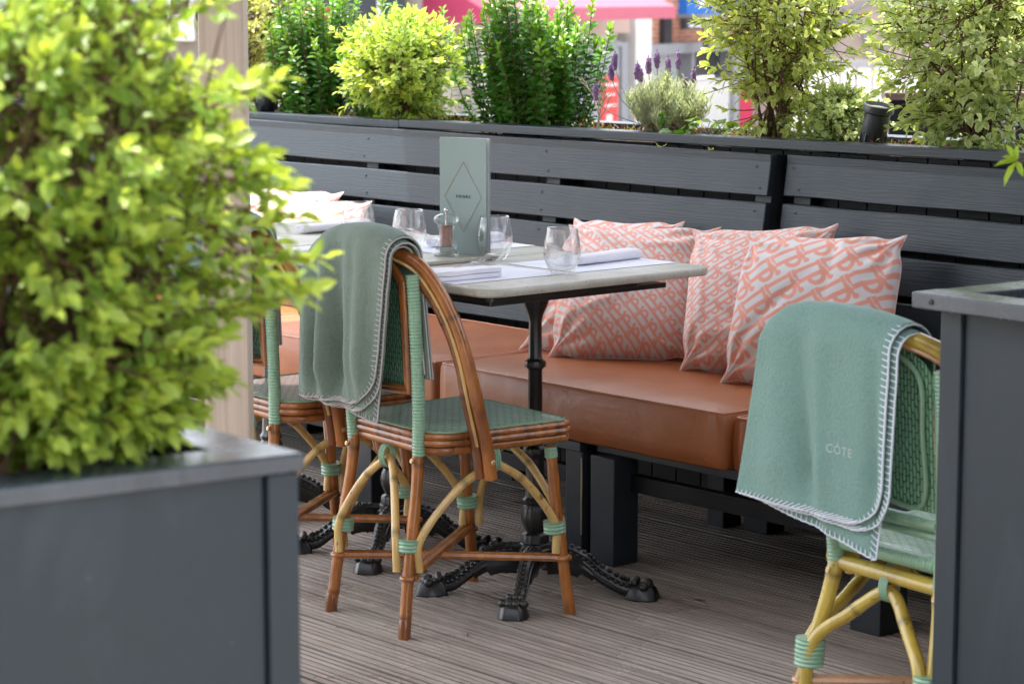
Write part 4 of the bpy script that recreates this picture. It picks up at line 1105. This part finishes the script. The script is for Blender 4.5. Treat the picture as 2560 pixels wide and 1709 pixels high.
upright('tall dark evergreen tips rising behind the lime shrub',-6.46,-6.26,5.12,1.0,1.45,18,24)
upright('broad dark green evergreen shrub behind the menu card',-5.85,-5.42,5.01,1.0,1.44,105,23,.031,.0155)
# dead twig plant
def twigs(label,base,seed,n,h,spread,name='dead_twig_plant'):
    r=random.Random(seed); ro=empty(name,label,'plant',base); mb=MB()
    def br(p,d,l,rd,lv):
        q=p+d*l; P=crom([p,p.lerp(q,.5)+Vector((r.uniform(-1,1),r.uniform(-1,1),r.uniform(-1,1)))*l*.10,q],4); mb.tube(P,[rd*(1-.45*k/len(P)) for k in range(len(P))],5)
        if lv<=0: return
        for k in range(r.choice((2,2,3))):
            nd=(d+Vector((r.uniform(-1,1)*spread,r.uniform(-1,1)*spread*.6,r.uniform(-.3,.5)))).normalized(); br(P[-1-(k%2)*2],nd,l*r.uniform(.55,.85),rd*.62,lv-1)
    for k in range(n): br(Vector((0,0,0)),Vector((r.uniform(-.5,.5),r.uniform(-.3,.3),1)).normalized(),h,.0035,4)
    mb.build('branches',TWIG,ro)
    return ro
twigs('bare pale twigs in front of the broad evergreen shrub',(-5.28,4.93,1.0),5,2,.075,.75)
# lavender
def lavender():
    r=random.Random(9); rn=lambda:r.uniform(-1,1)
    ro=empty('lavender_plant','grey green lavender plant with purple flower spikes','lavender',(-5.02,4.98,1.0)); A=[[] for _ in range(7)]; st=MB()
    for i in range(260):
        a=r.random()*6.28; q=r.random()**.6; h=(.185*(1-.35*q*q))*r.uniform(.6,1.08); tipx,tipy=math.cos(a)*q*.14,math.sin(a)*q*.11
        P=crom([Vector((tipx*.15,tipy*.15,0)),Vector((tipx*.6,tipy*.6,h*.45)),Vector((tipx,tipy,h))],6); st.tube(P,.0009,4,cap=False)
        for k in range(3,len(P)):
            for q2 in range(3):
                b_=r.random()*6.28; d=Vector((math.cos(b_)*.6,math.sin(b_)*.6,1)).normalized()
                A[0].append(P[k]);A[1].append(d);A[2].append(Vector((rn(),rn(),.6)));A[3].append(r.uniform(.020,.034));A[4].append(r.uniform(.0028,.0042))
                g=r.random(); c=lerp3((.38,.46,.35),(.66,.72,.61),g); 
                if k<6: c=lerp3(c,(.30,.27,.20),.4)
                A[5].append(c);A[6].append(c)
    st.build('stems',TWIG,ro); leaves('foliage',*A,LEAFL,ro)
    m,nt,b=mat('lavender_purple',(.17,.08,.22),.8); n=ntex(nt,coords(nt),300,2); setc(nt,b,mix(nt,n,(.13,.07,.18),(.45,.28,.55)))
    m2,_,_2=mat('lavender_stalk',(.28,.36,.2),.8)
    for (x,y,h) in ((-.185,-.03,.232),(-.20,-.01,.20),(-.105,0,.225),(-.088,.03,.19),(-.06,-.02,.228),(-.025,0,.236),(.012,.02,.235),(.05,0,.252),(.075,.02,.17),(.115,.03,.18),(-.26,-.06,.145)):
        X=x*.657*1.05-y*.7; Y=x*.754*.6+y*.5-.01; h*=r.uniform(.93,1.07); X+=r.uniform(-.008,.008)
        mb=MB(); mb.tube(crom([Vector((X*.3,Y*.3,.05)),Vector((X*.8,Y*.8,h*.6)),Vector((X,Y,h-.018))],4),.0014,5); stalk=mb.build('flower_stalk',m2,ro)
        mb=MB()
        for k in range(9):
            for q in range(5):
                a=q*1.257+k*.6; rr=.0066*math.sin(math.pi*(k+1.4)/11)**.5*r.uniform(.7,1.25); mb.ball((X+rr*math.cos(a),Y+rr*math.sin(a),h-.02+k*.0048),.0033*r.uniform(.7,1.2),5,4,sc=(1,1,1.5))
        for q in range(3): mb.tube([(X,Y,h+.02),(X+r.uniform(-.004,.004),Y,h+.032)],[.0018,.0006],4)
        mb.build('flower_spike',m,ro)
lavender()
# ivy
def ivy():
    r=random.Random(4); ro=empty('ivy_plant','bright green ivy leaves trailing beside the lavender','plant',(-4.80,4.90,1.01)); A=[[] for _ in range(7)]; mb=MB()
    for i in range(34):
        p=Vector((r.uniform(-.16,.10),r.uniform(-.03,.06),r.uniform(.005,.075))); mb.tube([p*.3,p*.8+Vector((0,0,.01)),p],.001,4)
        d=Vector((r.uniform(-1,1),r.uniform(-1,.1),r.uniform(-.2,.5))).normalized()
        A[0].append(p);A[1].append(d);A[2].append(Vector((r.uniform(-.5,.5),-.5,1)));A[3].append(r.uniform(.026,.042));A[4].append(r.uniform(.024,.034)); c=lerp3((.05,.2,.02),(.32,.52,.05),r.random()**1.2); A[5].append(c);A[6].append(c)
    mb.build('stems',BARK,ro); leaves('foliage',*A,LEAF,ro)
ivy()
shrub('variegated_shrub','tall variegated shrub with a dark branching trunk, right of the lavender',(-4.60,4.99,1.0),(-4.60,5.0,1.35),(.255,.20,.235),24,520,.031,.0155,VAR,8,13,group=PG,stem_r=.0042,spread=.045,droop=.3,low=.10)
shrub('variegated_shrub','low variegated shrub left of the black spotlight',(-4.37,4.99,1.0),(-4.37,5.0,1.09),(.12,.10,.115),8,240,.022,.014,VAR2,8,14,group=PG,stem_r=.003,droop=.1)
shrub('variegated_shrub','large pale variegated shrub at the right end of the trough',(-3.90,4.99,1.0),(-3.93,5.0,1.335),(.31,.20,.245),18,560,.033,.018,VAR2,8,15,group=PG,stem_r=.0045,spread=.05,droop=.2,low=.14)
# low growth along the soil
def ground_cover():
    r=random.Random(6); A=[[] for _ in range(7)]; rn=lambda:r.uniform(-1,1)
    for i in range(5200):
        x=r.uniform(-7.6,-3.2); y=4.92+r.random()*.25; cl=noise.noise(Vector((x*5,y*5,0)))
        h=max(.0,(.022+.03*cl))*r.random()*1.6
        z=1.006+(x+4.67)*.0055+h
        A[0].append((x,y,z));A[1].append(Vector((rn(),rn(),.9+.4*rn())));A[2].append(Vector((rn(),rn(),.6)));A[3].append(r.uniform(.006,.016));A[4].append(r.uniform(.002,.006))
        c=r.choice(((.16,.08,.04),(.25,.12,.05),(.30,.10,.08),(.12,.22,.03),(.38,.40,.08),(.20,.11,.05),(.30,.20,.09)));A[5].append(c);A[6].append(c)
    o=leaves('ground_cover',*A,LEAFL,None); tag(o,'dry heather, moss and leaf litter on the trough soil','ground cover',kind='stuff')
ground_cover()
# fallen leaves on the bench back
for k,(lb,x,zr,L_) in enumerate((('larger curled yellow green leaf fallen on the bench back',-4.86,.3,.036),('smaller curled yellow green leaf fallen on the bench back',-4.665,-.2,.026))):
    V=[];nu,nv=14,5
    for i in range(nu):
        for j in range(nv):
            t=i/(nu-1); a=(t-.5)*2.2; w=.0065*math.sin(math.pi*min(1,max(.03,t)))*(j/(nv-1)-.5)*2
            V.append((math.sin(a)*L_*.55,w,L_*.55*(1-math.cos(a))))
    o=npmesh('fallen_leaf',V,gridf(nu,nv),LEAFL,None,np.tile((.50,.52,.20),(len(V),1))); o.location=(x,4.798,1.0065); o.rotation_euler=(0,0,zr)
    tag(o,lb,'leaf',group='fallen leaves on the bench back')
for k,(x,y,rz_,L_) in enumerate(((-3.95,4.02,.4,.030),(-4.62,3.47,1.2,.014),(-4.30,3.22,2.0,.012),(-3.75,3.60,.2,.012),(-3.60,3.30,1.0,.010),(-4.05,3.40,2.4,.011),(-3.45,3.75,.7,.014))):
    r=random.Random(k+50); V=[(0,0,0),(.4,.22,.004),(.4,-.2,.002),(.75,.15,.005),(.75,-.17,.006),(1,0,.009)]
    mb=MB(); mb.add([(a*L_,b_*L_,.0012+c_*.4) for a,b_,c_ in V],[(0,2,1),(1,2,4,3),(3,4,5)],(.34,.19,.06) if k%2==0 else (.12,.07,.04)); o=mb.build('dry_leaf',LEAFL); o.location=(x,y,.0006); o.rotation_euler=(0,0,rz_)
    if k==0: tag(o,'largest dry brown leaf scrap on the deck, right of the iron claw foot','leaf',group='dry leaf scraps on the deck')
    else: tag(o,'tiny dry leaf scrap lying on the deck boards','leaf',group='dry leaf scraps on the deck')
# spotlights
def spot(label,loc,rot,s=1.0):
    ro=empty('garden_spotlight',label,'spotlight',loc,group='black garden spotlights'); ro.rotation_euler=rot; ro.scale=(s,s,s)
    mb=MB(); mb.lathe([(0,0),(.030,0),(.033,.006),(.034,.035),(.0345,.036),(.0345,.088),(.030,.093),(0,.093)],n=32); mb.build('body',LAMPB,ro)
    mb=MB(); 
    for k in range(10):
        a=k*.628; mb.box(-.002,.002,.0335,.0375,.004,.034,M=Matrix.Rotation(a,4,'Z'))
    mb.build('cooling_fin',LAMPB,ro)
    mb=MB(); mb.lathe([(.034,.090),(.041,.093),(.0425,.100),(.041,.112),(.037,.114),(.036,.102),(.034,.101)],n=32); mb.build('hood',LAMPB,ro)
    MB().lathe([(0,.1015),(.0355,.1015),(.0355,.104),(0,.106)],n=32).build('lens',LENS,ro)
    mb=MB(); mb.tube([(0,.05,-.02),(0,.045,.02),(0,.036,.045)],.006,8); mb.tube([(0,.05,-.06),(0,.05,-.018)],.004,8); mb.build('bracket',LAMPB,ro)
spot('black garden spotlight tilted upward, left of the pale variegated shrub',(-4.235,4.97,1.03),(R(8),R(9),R(40)))
spot('black garden spotlight with pale lens by the timber post',(-6.99,4.95,1.035),Vector((.50,-.28,.80)).to_track_quat('Z','Y').to_euler(),1.1)

# foreground bush and right sprig
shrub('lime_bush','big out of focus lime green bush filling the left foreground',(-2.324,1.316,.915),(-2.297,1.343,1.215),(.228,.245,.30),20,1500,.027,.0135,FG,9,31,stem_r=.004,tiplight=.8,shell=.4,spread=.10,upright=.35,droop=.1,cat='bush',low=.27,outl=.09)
r_=shrub('leafy_bush','leafy bush in the right planter, one sprig poking into the picture',(-2.10,3.30,.92),(-2.12,3.22,1.16),(.20,.15,.20),8,150,.032,.011,FG,8,33,stem_r=.004,tiplight=.8,cat='bush')
LP=[];LD=[];LU=[];c=[]
base=Vector((-2.372,3.137,1.168))-Vector(r_.location)
for d,l in (((-.55,-.62,-.12),.042),((-.25,-.35,-.75),.048),((-.4,-.3,.75),.036),((.2,-.3,.9),.03),((-.3,-.8,.3),.03),((.5,-.2,-.6),.034)):
    LP.append(base);LD.append(Vector(d));LU.append(Vector((.2,-.6,.7)));c.append((.36,.52,.05))
leaves('sprig_leaves',LP,LD,LU,[.037,.045,.032,.028,.028,.030],[.011,.012,.011,.010,.010,.011],c,c,LEAFL,r_)
MB().tube(crom([Vector((.05,-.02,.2)),base*.6+Vector((0,0,.12)),base],5),.0016,5).build('sprig_stem',BARK,r_)

# ------------------------------------------------------------------ background street
UX=Vector((-.4075,.9132,0)); NX=Vector((.9132,.4075,0)); F0=Vector((-24.39,20.719,0))
FM=Matrix(((UX.x,NX.x,0,F0.x),(UX.y,NX.y,0,F0.y),(0,0,1,0),(0,0,0,1)))   # local x along facade, y towards viewer, z up (left handed -> flip faces)
def flat(name,c,r_=.7,sc=6,c2=None):
    m,nt,b=mat(name,c,r_); n=ntex(nt,coords(nt),sc,5); setc(nt,b,mix(nt,n,tuple(x*.85 for x in c),c2 or tuple(min(1,x*1.12) for x in c))); return m
def fb(root,name,mt,*boxes,bevel=0):
    mb=MB()
    for bx in boxes: mb.box(*bx)
    mb.f=[tuple(reversed(f)) for f in mb.f]
    mb.v=[tuple(FM@Vector(p)-Vector(root.location)) for p in mb.v]
    return mb.build(name,mt,root,bevel=bevel,smooth=False)
WALL=flat('cream_render',(.58,.52,.46)); PINKA=flat('pink_awning_cloth',(.46,.105,.155)); CRIM=flat('crimson_awning_cloth',(.62,.07,.17)); GREYF=flat('grey_shop_frame',(.26,.27,.29)); WHITEP=flat('white_column_paint',(.68,.66,.62)); DARKG=flat('dark_shop_glass',(.045,.05,.055),.2)
BRICK=weave('orange_brick',(.50,.17,.07),(.42,.13,.06),(.45,.40,.36),.225,.075,.012,plane='xz',rough=.8)
BLUE=flat('blue_sign_panel',(.02,.19,.62),.5); REDP=flat('red_poster',(.78,.06,.05),.6); WHT=flat('white_sign_print',(.85,.85,.85)); TAN=flat('tan_fascia',(.45,.32,.27)); BLK=flat('black_sign_panel',(.03,.03,.035),.5)
def pt(u,y,z): return tuple(FM@Vector((u,y,z)))
s1=empty('awning_shop','cream shopfront with a pink awning and a red poster across the street','shop',pt(3,0,-1.35))
fb(s1,'wall',WALL,(-3.2,.1,-5,-.3,-1.35,3.2),(5.3,6.05,-5,-.3,-1.35,3.2),(.1,5.3,-5,-.3,.95,3.2))
fb(s1,'interior',DARKG,(.1,5.3,-4.9,-1.2,-1.35,.94))
fb(s1,'column',WHITEP,(-.02,.25,-.3,.02,-1.35,1.2)); fb(s1,'column',WHITEP,(5.36,6.0,-.3,.05,-1.35,1.2))
fb(s1,'fascia',TAN,(-1.5,5.3,-.32,-.02,.86,1.25))
fb(s1,'transom_panel',WALL,(3.2,4.95,-.3,-.1,.75,.86)); 
fb(s1,'door_frame',GREYF,(3.3,3.42,-.12,-.01,-1.35,.72),(4.95,5.2,-.12,-.01,-1.35,.72),(3.42,4.95,-.12,-.01,.66,.74),(.26,.36,-.3,-.1,-1.35,.72),(1.8,1.9,-.3,-.1,-1.35,.72),(.26,3.3,-.3,-.1,-.7,-.6))
g=fb(s1,'door_glass',flat('door_glass',(.35,.37,.40),.15),(3.42,4.95,-.08,-.05,-1.35,.66))
p=fb(s1,'poster',REDP,(4.22,4.86,-.045,-.03,-.50,.22))
fb(s1,'poster_print',WHT,(4.35,4.80,-.0295,-.025,.08,.12),(4.35,4.72,-.0295,-.025,-.06,-.03),(4.35,4.78,-.0295,-.025,-.22,-.19),(4.4,4.62,-.0295,-.025,-.44,-.34))
aw=empty('shop_awning','pale pink shop awning with crimson left end','awning',pt(3,0,1.1))
def poly(root,name,mt,vs,fs):
    mb=MB(); mb.add([tuple(FM@Vector(p)-Vector(root.location)) for p in vs],fs); return mb.build(name,mt,root,smooth=False)
poly(aw,'canopy_slope',PINKA,[(-2.2,1.1,1.26),(4.25,1.1,1.26),(4.25,-.28,2.0),(-2.2,-.28,2.0),(-2.2,1.1,1.23),(4.25,1.1,1.23),(4.25,-.28,1.97),(-2.2,-.28,1.97)],[(0,1,2,3),(7,6,5,4),(0,4,5,1),(1,5,6,2),(3,2,6,7),(0,3,7,4)])
fb(aw,'valance',PINKA,(-2.2,4.25,1.10,1.12,1.09,1.262))
poly(aw,'side_cheek',CRIM,[(-2.22,1.1,1.09),(-2.22,1.1,1.26),(-2.22,-.28,2.0),(-2.22,-.28,1.09),(-2.25,1.1,1.09),(-2.25,1.1,1.26),(-2.25,-.28,2.0),(-2.25,-.28,1.09)],[(0,1,2,3),(7,6,5,4),(0,4,5,1),(1,5,6,2),(2,6,7,3),(3,7,4,0)])
s2=empty('brick_shop','orange brick shopfront with a blue fascia sign across the street','shop',pt(9,-1,-1.35))
fb(s2,'wall',BRICK,(6.08,30,-6,-1.0,.55,4.0),(6.08,6.4,-6,-1.0,-1.35,.55))
fb(s2,'sign_board',BLUE,(9.9,17,-1.0,-.85,1.10,1.9)); fb(s2,'sign_soffit',GREYF,(9.8,17.1,-1.0,-.75,1.03,1.098))
fb(s2,'downpipe',BLK,(9.0,9.35,-1.0,-.9,.55,1.04)); fb(s2,'window_sill',GREYF,(6.1,30,-1.0,-.8,.45,.62))
fb(s2,'window_glass',DARKG,(10.5,12.5,-1.3,-1.2,0,.44)); fb(s2,'window_glass',flat('pale_window',(.45,.48,.5),.2),(12.6,30,-1.3,-1.2,-1.35,.44),(6.4,10.4,-1.3,-1.2,-1.35,.44))
fb(s2,'stall_riser',WHITEP,(6.4,12.5,-1.25,-1.0,-1.35,-.05))
for mu in (10.42,12.5,15.0): fb(s2,'mullion',GREYF,(mu,mu+.16,-1.3,-.95,-1.35,.44))
TM=Matrix(((UX.x,0,NX.x,0),(UX.y,0,NX.y,0),(0,1,0,0),(0,0,0,1)))
text_mesh('sign_lettering','GREGGS',.15,Matrix.Translation(Vector(pt(10.85,-.84,1.27))-s2.location)@TM@Matrix.Diagonal((1.7,1,1,1)),WHT,s2,bold=.012,space=1.02)
for k,(a,b_,z0,z1,cc) in enumerate(((13.6,14.3,-1.1,-.25,(.75,.05,.12)),(15.4,16.2,-1.2,-.1,(.72,.30,.10)),(16.6,17.4,-1.2,.2,(.02,.07,.65)),(17.7,18.8,-1.2,-.55,(.78,.08,.05)))):
    fb(s2,'window_poster',flat('poster_ink_%s'%('red','orange','blue','scarlet')[k],cc),(a,b_,-1.19+.01*k,-1.18+.01*k,z0,z1))
hs=empty('hanging_sign','small black hanging sign with two pale lines of print, beneath the blue sign','sign',pt(8,-.5,.75))
fb(hs,'panel',BLK,(8.8,10.4,-.55,-.45,.86,1.05),(9.8,10.0,-.52,-.48,.45,.86)); fb(hs,'print_line',WHT,(9.25,9.9,-.449,-.445,1.0,1.035),(8.95,10.05,-.449,-.445,.90,.935))
# left hand buildings
def wbox(root,name,mt,x0,x1,y0,y1,z0,z1,ang=48.9,org=(0,0,0)):
    mb=MB().box(x0,x1,y0,y1,z0,z1); return mb.build(name,mt,root,smooth=False)
LB=empty('dark_shop','dark stone shopfront with a slate coloured barrel awning at far left','shop',(-23.6,15.3,-1.3),R(48.9))
STONE=flat('brown_stone',(.17,.14,.115),.8,3,(.28,.23,.19)); SLATE=flat('slate_blue_awning',(.10,.12,.18),.4); PALEW=flat('pale_lilac_render',(.50,.45,.45))
wbox(LB,'wall',STONE,-6,2.9,.5,4,0,2.42); wbox(LB,'upper_wall',PALEW,-6,.9,.45,4,2.60,5)
mb=MB(); P=[]; 
V=[];n=12
for x in (-2.6,-.35):
    for k in range(n+1):
        a=math.pi/2*k/n; V.append((x,.45-.5*math.sin(a),2.42+.22*math.cos(a)))
mb.add(V,[(k,k+1,n+1+k+1,n+1+k) for k in range(n)]); mb.tube([(-2.6,.2,2.43),(-.35,.2,2.43)],.17,16); mb.build('barrel_awning',SLATE,LB)
wbox(LB,'window_frame',WHITEP,.0,.3,.35,.5,2.2,3.4); wbox(LB,'window_pane',DARKG,.05,.25,.33,.349,2.5,3.3)
wbox(LB,'shop_window',DARKG,1.5,2.75,.4,.49,1.6,3.2); wbox(LB,'upper_floor',STONE,.9,2.9,.5,4,2.42,5)
wbox(LB,'mullion',PALEW,1.98,2.03,.36,.399,1.6,3.2); wbox(LB,'mullion',PALEW,2.42,2.47,.36,.399,1.6,3.2); wbox(LB,'lintel',flat('rust_red_trim',(.35,.06,.05)),1.52,1.9,.36,.399,2.4,2.6)
lp=empty('lamp_post','black post standing in the street above the dark evergreen','post',(-16.0,12.2,-1.0)); MB().tube([(0,0,0),(0,0,4)],[.05,.034],12).build('shaft',BLK,lp)
mb=MB(); mb.lathe([(.09,0),(.09,.3),(.05,.36)],n=12); mb.build('base',BLK,lp)
# right hand side
rb=empty('dark_timber_post','dark brown square post rising behind the pale variegated shrub','post',(-4.20,5.42,-.25),R(20))
MB().box(-.05,.05,-.05,.05,0,2.9).build('shaft',flat('dark_brown_timber',(.035,.028,.028),.5,20),rb)
sc_=empty('grey_screen','low slate grey panelled screen behind the black spotlight','screen',(-5.21,6.20,-.3),R(48.9))
for k in range(5): MB().box(0+k*.14,.132+k*.14,0,.02,0,1.385).build('panel',PAINTD,sc_)
MB().box(-.02,.72,-.03,.05,1.387,1.41).build('cap_rail',flat('brown_cap',(.10,.06,.05)),sc_)
rw=empty('white_railing','white slatted wall with a grey cap in the background right','wall',(-19.85,23.0,-1.2),R(48.9))
for k in range(9): MB().box(-.8+k*.2,-.63+k*.2,0,.03,0,1.74).build('slat',WHITEP,rw)
MB().box(-.82,1.05,-.03,.06,1.745,1.83).build('cap',flat('grey_cap',(.30,.29,.30)),rw)
bb=empty('tan_building','tan rendered building with grey arched tracery at the back right','building',(-28.2,32.3,-1.35),R(48.9))
mb=MB().box(-1.3,14,3,8,0,8); mb.build('wall',flat('tan_render',(.42,.33,.28)),bb)
for k in range(7):
    mb=MB(); cx=-1.0+k*1.0; mb.tube([(cx+.9*math.cos(t*math.pi/14),2.9,1.4+1.25*math.sin(t*math.pi/14)) for t in range(15)],.04,6); mb.build('arch',GREYF,bb)

# ------------------------------------------------------------------ light, camera
w_=bpy.data.worlds.new('World'); scene.world=w_; w_.use_nodes=True; nt=w_.node_tree
sky=nt.nodes.new('ShaderNodeTexSky'); sky.sky_type='NISHITA'; sky.sun_disc=False
SV=Vector((-.30,-.12,.94)).normalized()
sky.sun_elevation=math.asin(SV.z); sky.sun_rotation=math.atan2(SV.x,SV.y); sky.dust_density=2.5; sky.air_density=1.0; sky.ozone_density=.8
bg=nt.nodes['Background']; nt.links.new(sky.outputs[0],bg.inputs[0]); bg.inputs[1].default_value=.15; hs_=nt.nodes.new('ShaderNodeHueSaturation'); hs_.inputs['Saturation'].default_value=.38; nt.links.new(sky.outputs[0],hs_.inputs['Color']); nt.links.new(hs_.outputs[0],bg.inputs[0])
sl=bpy.data.lights.new('sun','SUN'); sl.energy=2.2; sl.angle=R(.6); sl.color=(1,.95,.87)
so=bpy.data.objects.new('sun',sl); COL.objects.link(so); so.rotation_euler=SV.to_track_quat('Z','Y').to_euler(); so.location=(0,0,8)
cam=bpy.data.cameras.new('camera'); co=bpy.data.objects.new('camera',cam); COL.objects.link(co); scene.camera=co
co.location=(0,0,1.43); co.rotation_euler=(R(90-8.18),0,R(48.9)); cam.lens=36*6034/2560; cam.sensor_width=36; cam.clip_end=2000; cam.clip_start=.05
cam.dof.use_dof=True; cam.dof.focus_distance=5.75; cam.dof.aperture_fstop=7.5
vs=scene.view_settings; vs.view_transform='Standard'; vs.look='None'; vs.gamma=1; vs.exposure=2.3
scene.cycles.max_bounces=10; scene.cycles.transparent_max_bounces=8; scene.cycles.transmission_bounces=10; scene.cycles.use_denoising=True
scene.cycles.caustics_refractive=False; scene.cycles.caustics_reflective=False
